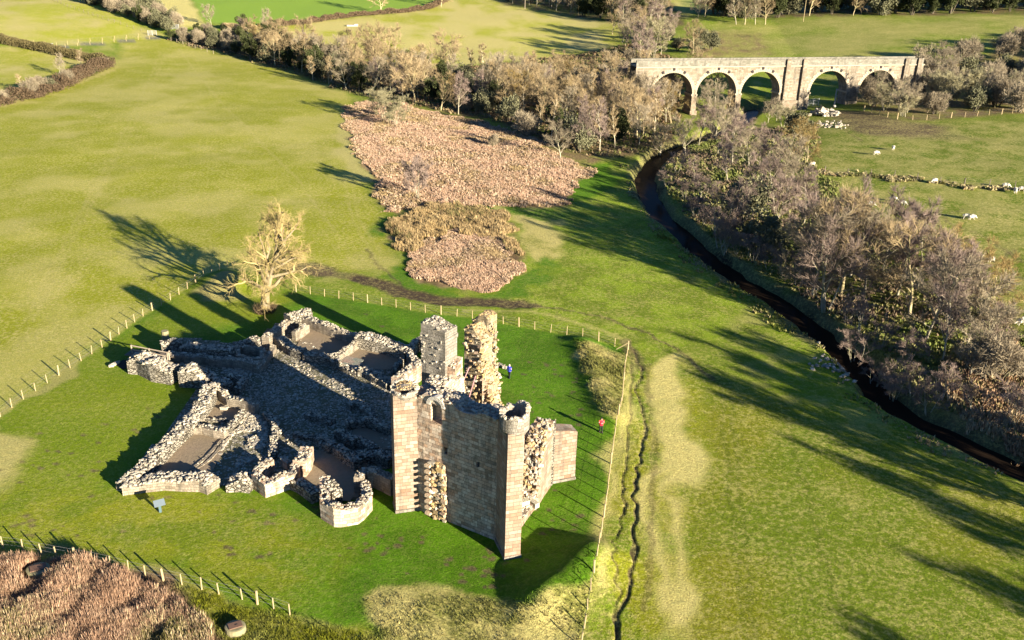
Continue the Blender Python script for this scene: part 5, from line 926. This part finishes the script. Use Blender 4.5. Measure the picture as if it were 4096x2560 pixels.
for x, y, h, k, lb in ((900, 33, 14, 'ash', 'tall spreading tree standing in the top hedge'), (1042, 16, 12, 'ash', 'smaller tree at the end of the top hedge'), (500, 60, 9, 'grey', 'grey tree above the farm lane bend'), (660, 145, 15, 'ash', 'broad pale tree rising from the left of the wood'), (740, 190, 9.5, 'slim', 'lit golden young tree at the wood front'), (890, 165, 16, 'ash', 'tallest spreading tree in the middle of the wood'), (925, 160, 14, 'ash', 'tall tree beside the tallest spreading tree'), (1060, 172, 15, 'ash', 'tall pale tree right of the middle of the wood'), (1545, 135, 15, 'dome', 'huge pale fan shaped tree above the bridge end'), (1215, 270, 13, 'ochre', 'golden branched tree at the bracken edge of the wood'), (1640, 190, 12, 'ash', 'tree rising in front of the leftmost arch'), (1690, 245, 11, 'grey', 'bare tree covering the second arch'), (1605, 235, 12, 'ash', 'tree beside the leftmost arch'), (1720, 275, 9, 'slim', 'narrow pointed tree in the second arch'), (1660, 300, 12, 'grey', 'tree in front of the bridge by the river'), (1550, 250, 12, 'ash', 'tree hiding the left end of the bridge'), (1520, 230, 12, 'grey', 'second tree hiding the left end of the bridge'), (1535, 205, 12, 'ash', 'pale tree at the very end of the bridge parapet'), (1575, 262, 12, 'grey', 'grey tree before the solid left bridge end'), (1500, 200, 12, 'grey', 'tree just past the left bridge end'), (1590, 290, 11, 'ochre', 'ochre tree low before the first arch'), (1555, 225, 13, 'slim', 'slim stem crossing the left bridge parapet'),
      (620, 92, 0, '', ''), (2225, 205, 9.5, 'grey', 'grey tree topping the thicket at the bridge end'), (2090, 262, 8, 'dome', 'great twiggy bush under the last arch'), (2060, 250, 7, 'thorn', 'twiggy bush beside the last arch'), (2130, 275, 7, 'dome', 'great twiggy bush by the mud edge')):
    if h: tree(k, G(D(x, y)), h, '', None, 1.1, lb)
# line of trees on the far slope right of the bridge top
for i, x in enumerate((1740, 1760, 1785, 1808, 1650, 1665)): tree('ash' if i % 2 else 'grey', G(D(x, 58 if i < 4 else 40)), 13, 'in the short row standing before the bright far slope', 'row before the far slope')
for x, y, h in ((1575, 95, 6), (1680, 118, 7), (1600, 120, 5), (1655, 100, 6), (1640, 125, 6)): tree('olive', G(D(x, y)), h, 'on the rough slope above the bridge', 'bushes above the bridge')
# trees just outside the frame whose shade reaches the lower right pasture
for dx, dy, h in ((60, 70, 14), (63, 77, 15), (66, 73, 14), (57, 74, 13), (69, 69, 15), (65, 82, 14), (72, 64, 14), (62, 66, 13), (59, 80, 13), (68, 78, 14), (70, 50, 13), (74, 47, 14), (71, 34, 12), (75, 31, 13), (62, 26, 12), (66, 22, 13)): tree('alder', (dx, dy), h, 'beyond the right edge of the lower pasture', 'trees beyond the lower right edge', 1.15)
# hedge trees on the left
for x, y, h, k, lb in ((322, 262, 0, '', ''),): pass
tree('slim', G(F1(765, 630)), 7, '', None, 1.4, 'dead pale stump tree behind the hedge corner'); tree('grey', G(F1(560, 720)), 7, '', None, 1, 'bare tree midway along the scrubby hedge'); tree('slim', G(F1(225, 860)), 5.5, '', None, 1.8, 'white branched small tree in the scrubby hedge'); tree('thorn', G(F1(350, 860)), 5, '', None, 1.1, 'grey bush in the scrubby hedge')
for x, y, h, k in ((980, 640, 3.4, 'thorn'), (870, 700, 3, 'olive'), (720, 770, 3.4, 'thorn'), (640, 800, 4.2, 'thorn'), (480, 850, 3.4, 'olive'), (300, 900, 4.4, 'thorn'), (120, 950, 3.6, 'olive'), (40, 975, 4, 'thorn')): tree(k, G(F1(x, y)), h, 'within the scrubby hedge', 'bushes within the scrubby hedge', 1.2)
# ---------------------------------------------------------------- the lone old tree
tkm, brm = bare_tree(78, 12.6, .52, 22, .72, .20, .55, 9500, .9, .024, crook=.24, droop=.2, sub=(6, 5), lean=.02)
lt = empty('old_tree', tuple(G((1063, 1245))), 'big pale pollarded old tree standing alone behind the ruins', 'tree')
part('trunk', tkm, mat_bark('pale old bark', (.24, .19, .115), (.15, .12, .05)), lt, True); part('crown', brm, mat_bark('straw coloured twigs', (.25, .19, .08)), lt)
mb = MB(); rg = np.random.default_rng(5)
for _ in range(420): a = rg.random()*6.28; r0 = rg.random()*1.3; q = np.array([math.cos(a)*r0, math.sin(a)*r0-.3, 0]); mb.tube([q, q+np.array([math.cos(a)*.5, math.sin(a)*.5, rg.uniform(.5, 1.3)])], [.02, .008], 3, False)
part('basal_shoots', mb, M['twig_brown'], lt)
# ---------------------------------------------------------------- hedges
def hedge(label, pts, w_, h, mat, n_per=70, lw=.28, rough=.3, name='hedge'):
    P = resample(pts, 1.0); n = int(len(P)*n_per); i = rng.integers(0, len(P)-1, n); t = rng.random(n)[:, None]; Pa = np.array(P); q = Pa[i]*(1-t)+Pa[i+1]*t; d = Pa[i+1]-Pa[i]; nn = np.stack([d[:, 1], -d[:, 0]], 1)/(np.linalg.norm(d, axis=1)[:, None]+1e-9)
    o = rng.uniform(-1, 1, n); hh_ = h*(1-rough+2*rough*vn(q[:, 0]/3, q[:, 1]/3, 8)); z = hh_*rng.random(n)**.55*(1-.25*np.abs(o)**3); q = q+nn*(o*w_/2)[:, None]; X = np.stack([q[:, 0], q[:, 1], terr(q[:, 0], q[:, 1])+z], 1)
    d3 = rng.normal(size=(n, 3))+np.array([0, 0, .5]); d3 /= np.linalg.norm(d3, axis=1)[:, None]; sd_ = np.cross(d3, rng.normal(size=(n, 3))); sd_ /= np.linalg.norm(sd_, axis=1)[:, None]
    V = np.stack([X-sd_*lw*.3, X+sd_*lw*.3, X+d3*lw*1.4], 1).reshape(-1, 3); me = npmesh(name, V, np.arange(n*3).reshape(-1, 3), M[mat]); return tag(link(name, me), label, 'hedge')
hedge('thick clipped hedge running across the upper left pasture', [G(F1(*p)) for p in ((-200, 380), (0, 410), (200, 445), (400, 490), (600, 535), (800, 575), (1000, 610))], 3.0, 3.2, 'hedge', 260, .42, .22)
hedge('reddish scrubby hedge running down from the clipped hedge corner', [G(F1(*p)) for p in ((1035, 625), (940, 670), (800, 730), (640, 810), (450, 880), (250, 940), (0, 990), (-300, 1060))], 5, 2.8, 'twig_brown', 200, .42, .75)
hedge('long low hedge between the bright crop and the straw meadow', [G(F2(*p)) for p in ((60, 262), (400, 235), (700, 190), (1000, 150), (1200, 135), (1450, 115), (1650, 85), (1760, 30), (1850, -20))], 3.0, 2.2, 'twig_brown', 150, .45, .5)
hedge('low hedge at the lane corner above the scrub', [G(F1(*p)) for p in ((2100, 260), (2300, 280), (2440, 275))], 3, 2.2, 'twig_tan', 150, .45, .3)
# ---------------------------------------------------------------- bracken, rushes, reeds, rough tufts
def ground_col(X, Y):
    ia = np.clip(np.searchsorted(np.radians(az), np.arctan2(X, Y)), 0, len(az)-1); ir = np.clip(np.searchsorted(rad, np.hypot(X, Y)), 0, len(rad)-1); return COL[ir, ia]
def tufts(name, pg, n, h, w_, cols, label, seed, world=False, blades=5, clump=.0, lean=.6, keep_=None, edge=.8):
    if cols is None: edge = .1
    pg = pg if world else Wp(pg); rg = np.random.default_rng(seed); xs = [p[0] for p in pg]; ys = [p[1] for p in pg]
    X = rg.uniform(min(xs)-1, max(xs)+1, n*4); Y = rg.uniform(min(ys)-1, max(ys)+1, n*4); e = (fbm(X, Y, 4, seed, 3)-.5)*9; o = poly_sd(X, Y, pg) < e*edge
    if clump: o &= fbm(X, Y, 2.2, seed+5, 3) > clump
    if keep_ is not None: o &= keep_(X, Y)
    X, Y = X[o][:n], Y[o][:n]; k = len(X); Z = terr(X, Y); sz = rg.uniform(.5, 1.4, k)*(.25+1.3*fbm(X, Y, 2.2, seed+9, 3)); ca = np.array(cols if cols else [(.2, .2, .2)]); cc = ground_col(X, Y)*rg.uniform(.45, .95, k)[:, None] if cols is None else ca[np.minimum((fbm(X, Y, 5, seed+3, 3)*1.5-.25+rg.normal(size=k)*.16).clip(0, .999)*len(cols), len(cols)-1).astype(int)]*rg.uniform(.7, 1.3, k)[:, None]
    Vs, Cs = [], []
    for b in range(blades):
        a = rg.uniform(0, 6.28, k); l = rg.uniform(.2, 1, k)*lean; d = np.stack([np.cos(a)*l, np.sin(a)*l, np.ones(k)], 1)*(h*sz)[:, None]; s_ = np.stack([-np.sin(a), np.cos(a), np.zeros(k)], 1)*(w_*sz)[:, None]; p = np.stack([X, Y, Z-.03], 1)+np.stack([np.cos(a), np.sin(a), np.zeros(k)], 1)*(rg.random(k)*w_)[:, None]
        Vs.append(np.stack([p-s_, p+s_, p+d], 1)); Cs.append(np.repeat(cc[:, None, :], 3, 1))
    V = np.concatenate(Vs).reshape(-1, 3); Cc = np.concatenate(Cs).reshape(-1, 3); Cc = np.concatenate([Cc, np.ones((len(Cc), 1))], 1)
    return tag(link(name, npmesh(name, V, np.arange(len(V)).reshape(-1, 3), M['bracken'], Cc)), label, kind='stuff')
bc = [(.38, .25, .165), (.42, .29, .20), (.30, .185, .11), (.45, .33, .22), (.15, .10, .055), (.36, .26, .13)]
tufts('bracken', BRACK, 95000, .36, .075, bc, 'large patch of pinkish brown dead bracken', 21); tufts('bracken', BRACK2, 27000, .36, .075, bc, 'small round patch of dead bracken above the muddy track', 22)
tufts('rushes', RUSH, 12000, .7, .06, [(.29, .20, .09), (.33, .24, .12), (.22, .15, .07), (.15, .13, .05)], 'tan rush tufts between the bracken patches', 23)
tufts('reeds', REEDS, 26000, .9, .055, [(.30, .18, .11), (.38, .25, .16), (.22, .13, .08), (.42, .32, .18), (.14, .12, .04)], 'brown reeds and dead stalks in the lower left corner', 24, blades=6, lean=.5, edge=.15, keep_=lambda X, Y: np.hypot(X-G(D(92, 1355))[0], Y-G(D(92, 1355))[1]) > 1.5)
tufts('bank_grass', [(2230, 900), (2330, 790), (2419, 820), (2600, 900), (2600, 1100), (2419, 1080), (2260, 1010)], 7000, .7, .16, [(.38, .28, .16), (.30, .19, .11), (.22, .18, .08)], 'tawny rough grass on the right river bank', 25)
sg_ = [(.33, .29, .15), (.26, .25, .09), (.16, .19, .04), (.38, .33, .19)]
tufts('rough_grass', [(1352, 800), (1484, 830), (1476, 900), (1470, 960), (1450, 990), (1418, 970), (1378, 880)], 2200, .22, .035, None, 'rough dry grass on the right mound', 28, lean=1.3)
tufts('rough_grass', [(850, 1430), (900, 1400), (1000, 1405), (1150, 1420), (1250, 1412), (1330, 1360), (1385, 1310), (1412, 1300), (1395, 1400), (1365, 1530), (880, 1530)], 2600, .14, .03, None, 'rough dry grass on the bottom bank', 29, lean=1.4, blades=7)
tufts('rough_grass', [(795, 1475), (860, 1500), (900, 1540), (480, 1540), (470, 1470), (420, 1425), (340, 1385), (340, 1365), (600, 1432)], 2500, .2, .03, None, 'rough grass below the lower left fence', 30, lean=1.4, blades=7)
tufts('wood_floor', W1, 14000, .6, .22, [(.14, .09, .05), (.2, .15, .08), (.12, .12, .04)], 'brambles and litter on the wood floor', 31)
tufts('riverside_brush', [(1560, 345), (1700, 320), (1930, 300), (1925, 385), (1990, 460), (2150, 600), (2350, 720), (2500, 900), (2419, 1080), (2170, 975), (2020, 830), (1850, 700), (1690, 590), (1560, 450)], 16000, .45, .16, [(.18, .13, .08), (.22, .2, .08), (.14, .16, .04)], 'brambles and tussocks under the riverside trees', 32, keep_=lambda X, Y: seg_dist(X, Y, river)[0] > 3.6)
lb_ = [(1380, 380), (1440, 375), (1500, 400), (1500, 480), (1560, 560), (1700, 680), (1900, 810), (2060, 960), (2250, 1080), (2419, 1165), (2419, 1150), (2250, 1060), (2075, 940), (1930, 790), (1700, 650), (1580, 550), (1525, 480), (1515, 420)]
tufts('bank_grass', lb_, 5000, .35, .12, [(.3, .24, .12), (.22, .2, .07), (.15, .16, .03)], 'dry grass fringe on the left river bank', 33, keep_=lambda X, Y: (seg_dist(X, Y, river)[0] > 3.4) & (seg_dist(X, Y, river)[0] < 7))
tufts('field_bank', [tuple(F5(*p)[i]/K for i in (0, 1)) for p in ((530, 470), (1000, 500), (1500, 560), (2000, 600), (2419, 640), (2419, 600), (2000, 570), (1500, 520), (1000, 470), (540, 440))], 2600, .4, .2, [(.28, .2, .1), (.34, .28, .14), (.16, .15, .05)], 'rough bank under the pasture fence', 34)
# ================================================================ SHEEP AND PEOPLE
def skin_mesh(name, verts, edges, radii, mat, sub=2, root=0):
    me = bpy.data.meshes.new(name); me.from_pydata(verts, edges, []); me.materials.append(mat); o = bpy.data.objects.new(name, me); C.objects.link(o)
    sk = o.modifiers.new('s', 'SKIN'); sk.use_smooth_shade = True; ly = me.skin_vertices[0].data if me.skin_vertices else None
    if ly is None:
        bpy.context.view_layer.objects.active = o; o.select_set(True); bpy.ops.mesh.customdata_skin_add(); ly = me.skin_vertices[0].data
    for v_, r_0 in zip(ly, radii): v_.radius = r_0 if hasattr(r_0, '__len__') else (r_0, r_0)
    for i, v_ in enumerate(ly): v_.use_root = (i == root)
    ss_ = o.modifiers.new('u', 'SUBSURF'); ss_.levels = ss_.render_levels = sub
    dg = bpy.context.evaluated_depsgraph_get(); m2 = bpy.data.meshes.new_from_object(o.evaluated_get(dg)); bpy.data.objects.remove(o); m2.name = name
    m2.materials.clear(); m2.materials.append(mat)
    m2.polygons.foreach_set('use_smooth', [True]*len(m2.polygons)); return m2
def sheep_mesh(graze):
    hz = .32 if graze else .82
    V = [(0, 0, .62), (.34, 0, .64), (-.36, 0, .63), (.52, 0, .62), (.66, 0, (hz+.62)/2+.02), (.80, 0, hz), (.94, 0, hz-.06), (-.52, 0, .6),
         (.34, .15, .42), (.36, .15, .2), (.36, .15, .02), (.34, -.15, .42), (.36, -.15, .2), (.34, -.15, .02), (-.36, .15, .42), (-.44, .15, .22), (-.40, .15, .02), (-.36, -.15, .42), (-.44, -.15, .22), (-.38, -.15, .02), (.78, .13, hz+.06), (.78, -.13, hz+.06), (-.62, 0, .42)]
    E_ = [(0, 1), (0, 2), (1, 3), (3, 4), (4, 5), (5, 6), (2, 7), (1, 8), (8, 9), (9, 10), (1, 11), (11, 12), (12, 13), (2, 14), (14, 15), (15, 16), (2, 17), (17, 18), (18, 19), (5, 20), (5, 21), (7, 22)]
    Rr = [(.30, .29), (.27, .27), (.29, .28), .17, .11, .095, .055, .18, .09, .045, .04, .09, .045, .04, .11, .05, .04, .11, .05, .04, .025, .025, .04]
    return skin_mesh('sheep_body', V, E_, Rr, M['sheep'], 2)
SM = [sheep_mesh(True), sheep_mesh(False)]
sheep_at = [(F5, 1020, 283, 'grazing sheep, nearer of the two highest in the pasture'), (F5, 1180, 238, 'grazing sheep, highest in the pasture below the scrub wood'), (F5, 1572, 548, 'shaded bluish sheep against the pasture fence'), (F5, 2243, 594, 'sheep lying by the fence bank near the right edge'), (F5, 2335, 644, 'upright sheep by the fence bank near the right edge'), (F5, 2395, 628, 'sheep cut by the right picture edge at the fence bank'),
            (F5, 1180, 722, 'sheep above its neighbour below the pasture fence'), (F5, 1265, 762, 'lower right sheep of the pair below the pasture fence'), (F5, 967, 770, 'sheep half hidden at the tree edge below the fence'), (F5, 1872, 890, 'left sheep of the touching pair in mid pasture'), (F5, 1925, 896, 'right sheep of the touching pair in mid pasture'),
            (F5, 2105, 1300, 'single sheep alone low in the pasture'), (F5, 418, 388, 'sheep seen past the ochre willow'), (F5, 1610, 1282, 'sheep glimpsed through the grove twigs'), (F6, 2250, 372, 'sheep beside the short fence at lower right'), (F6, 2390, 382, 'right hand sheep beside the short fence'), (F6, 2425, 350, 'sheep just entering at the right edge')]
for i, (zf, x, y, lb) in enumerate(sheep_at):
    o = link('sheep', SM[i % 5 == 4], None, tuple(G(zf(x, y)))); o.rotation_euler = (0, 0, random.choice((.2, 3.2, 3.6, -.3, 1.2))); o.scale = (1.12,)*3; tag(o, lb, 'sheep', 'sheep grazing the right pasture')
skin_m = mat_plain('skin', (.45, .28, .2), .6, .05)
def person(px, rz, label, jacket, cuff, hairc, walk, arms):
    p = G(px); st = .16 if walk else .09
    V = [(0, 0, .95), (0, 0, 1.12), (0, 0, 1.36), (0, -.01, 1.49), (0, -.02, 1.60), (0, -.01, 1.70), (.10, 0, .90), (.11, -st*.4, .50), (.11, -st, .09), (.11, -st-.13, .04), (-.10, 0, .90), (-.11, st*.4, .50), (-.11, st, .09), (-.11, st-.13, .04), (.19, 0, 1.40), (-.19, 0, 1.40)]
    E_ = [(0, 1), (1, 2), (2, 3), (3, 4), (4, 5), (0, 6), (6, 7), (7, 8), (8, 9), (0, 10), (10, 11), (11, 12), (12, 13), (2, 14), (2, 15)]; Rr = [(.15, .11), (.14, .1), (.17, .11), .055, (.085, .1), (.07, .085), .09, .06, .045, .035, .09, .06, .045, .035, .065, .065]
    A_p = {}
    for s in (1, -1):
        if arms == 'folded': el, wr_ = (s*.30, -.02, 1.14), (s*.06, -.24, 1.22+.03*s)
        else: el, wr_ = (s*.29, .06, 1.13), (s*.24, -.16 if s > 0 else .02, .98)
        n = len(V); V += [el, wr_]; E_ += [(14 if s > 0 else 15, n), (n, n+1)]; Rr += [.05, .035]; w0 = np.array(wr_); hd = w0-np.array(el); hd /= np.linalg.norm(hd); A_p[s] = (el, wr_)
        sdv = np.cross(hd, [0, 0, 1.]); sdv /= np.linalg.norm(sdv); pm = w0+hd*.06; n1_ = len(V); V.append(tuple(pm)); E_.append((n+1, n1_)); Rr.append((.042, .022))
        for k, fl_ in enumerate((.065, .075, .07, .055)):
            b = pm+hd*.04+sdv*(k-1.5)*.022; n2_ = len(V); V += [tuple(b), tuple(b+hd*fl_*.6+np.array([0, 0, -.012])), tuple(b+hd*fl_*.9+np.array([0, 0, -.035]))]; E_ += [(n1_, n2_), (n2_, n2_+1), (n2_+1, n2_+2)]; Rr += [.010, .009, .008]
        n2_ = len(V); V += [tuple(pm-sdv*.045), tuple(pm-sdv*.06+hd*.04)]; E_ += [(n1_, n2_), (n2_, n2_+1)]; Rr += [.012, .010]
    n = len(V); V.append((0, -.125, 1.60)); E_.append((4, n)); Rr.append(.018)
    body = link('person', skin_mesh('person', V, E_, Rr, skin_m, 2), None, tuple(p)); body.rotation_euler = (0, 0, rz); tag(body, label, 'person')
    jm = mat_plain(label[:18]+' jacket', jacket, .7, .15); mb = MB(); n = 14
    prof = [(.86, .21, .15), (.98, .20, .145), (1.12, .185, .135), (1.3, .215, .145), (1.40, .21, .13), (1.47, .12, .09), (1.52, .085, .08)]; V2 = [(math.cos(2*math.pi*i/n)*a, math.sin(2*math.pi*i/n)*b, z) for z, a, b in prof for i in range(n)]
    mb.add(V2, [(j*n+i, j*n+(i+1) % n, (j+1)*n+(i+1) % n, (j+1)*n+i) for j in range(len(prof)-1) for i in range(n)])
    for s in (1, -1): el, wr_ = A_p[s]; mb.tube([(s*.16, 0, 1.42), (s*.22, 0, 1.38), el, tuple(np.array(el)*.12+np.array(wr_)*.88)], [.08, .085, .068, .055], 8)
    part('jacket', mb, jm, body, True); tm = mat_plain(label[:18]+' trousers', (.012, .013, .018), .8, .1); mb = MB()
    for s in (1, -1): y = -st if s > 0 else st; mb.tube([(s*.09, 0, .95), (s*.10, 0, .85), (s*.11, y*.4, .5), (s*.11, y, .1)], [.12, .105, .078, .068], 8)
    part('trousers', mb, tm, body, True); mb = MB()
    for s in (1, -1): y = -st if s > 0 else st; mb.box((s*.11, y-.05, .045), (.10, .28, .09), 0); 
    part('shoes', mb, tm, body); mb = MB(); V2 = []; F2_ = []
    for j, (z, r0) in enumerate(((1.58, .098), (1.66, .112), (1.73, .098), (1.785, .05))):
        for i in range(12): a = math.pi*(.0+2*i/12); V2.append((math.cos(a)*r0, math.sin(a)*r0+.02+(.015 if j else .03), z))
    F2_ = [(j*12+i, j*12+(i+1) % 12, (j+1)*12+(i+1) % 12, (j+1)*12+i) for j in range(3) for i in range(12) if not (j == 0 and i in (7, 8, 9, 10))]+[tuple(range(36, 48))]; mb.add(V2, F2_); part('hair', mb, mat_plain(label[:18]+' hair', hairc, .8, .2), body, True)
    if cuff: mb = MB(); mb.box((0, -.23, 1.22), (.22, .03, .12), .1); part('paper', mb, M['gate'], body)
    else:
        mb = MB(); mb.box((0, .2, 1.22), (.3, .16, .42), 0); part('rucksack', mb, mat_plain('dark blue rucksack', (.02, .03, .15), .8, .1), body)
    return body
person((2403, 1729), .25, 'person in a red jacket and black trousers standing with hands together on the green', (.62, .012, .03), True, (.02, .015, .012), False, 'folded')
person((2037, 1511), 2.6, 'person in a blue jacket walking on the green near the tall tower', (.03, .05, .5), False, (.45, .36, .26), True, 'walk')

# ---------------------------------------------------------------- tell grouped trees apart by size, row and place
SHORT = {'bushes within the scrubby hedge': 'the scrubby hedge', 'trees of the left half of the wood': 'the meadow wood', 'trees of the wood by the bridge': 'the wood before the bridge', 'scrub strip bushes': 'the scrub strip', 'upper left scrub belt': 'the upper left scrub', 'thicket right of the bridge': 'the bridge thicket', 'far wood above the straw field': 'the far dark wood', 'far tree belt': 'the far tree belt', 'tall trees behind the bridge end': 'the group behind the bridge',
         'purple clump at the river bend': 'the river bend clump', 'upper riverside trees': 'the upper riverside wood', 'big riverside grove': 'the big riverside grove', 'low alders along the right water edge': 'the right water edge', 'ochre trees beside the grove': 'the grove field side', 'row before the far slope': 'the far slope row', 'bushes above the bridge': 'the slope above bridge', 'trees beyond the lower right edge': 'the lower right verge'}
for gname, L_ in GRP.items():
    px_ = [((np.array(o.location)-[0, 0, CAMZ])@_rt)/((np.array(o.location)-[0, 0, CAMZ])@_fw) for o, _, _ in L_]; dp = [o.location.y for o, _, _ in L_]; n = len(L_)
    ox = np.argsort(np.argsort(px_)); od = np.argsort(np.argsort(dp)); hs_ = sorted(h for _, _, h in L_); XS = ['far left', 'left', 'centre', 'right', 'far right']
    for i, (o, kind, H) in enumerate(L_):
        size = 'tall' if H > hs_[int(n*.66)] else 'small' if H < hs_[int(n*.33)] else 'middling'; row = ('front', 'middle', 'back')[min(2, int(3*od[i]/n))]; xs_ = XS[min(4, int(5*ox[i]/n))]
        o['label'] = f"{size} {LBL[kind]} {row} row, {xs_} of {SHORT[gname]}"

ORD = ['first', 'second', 'third', 'fourth', 'fifth', 'sixth', 'seventh', 'eighth']
dup_ = {}
for gname, L_ in GRP.items():
    for o, _, _ in L_: dup_.setdefault(o['label'], []).append(o)
for lb, os_ in dup_.items():
    if len(os_) > 1 and len(lb.split()) <= 13:
        os_.sort(key=lambda o: o.location.x/max(1, o.location.y))
        for i, o in enumerate(os_[:8]): o['label'] = f"{lb}, {ORD[i]} from left"
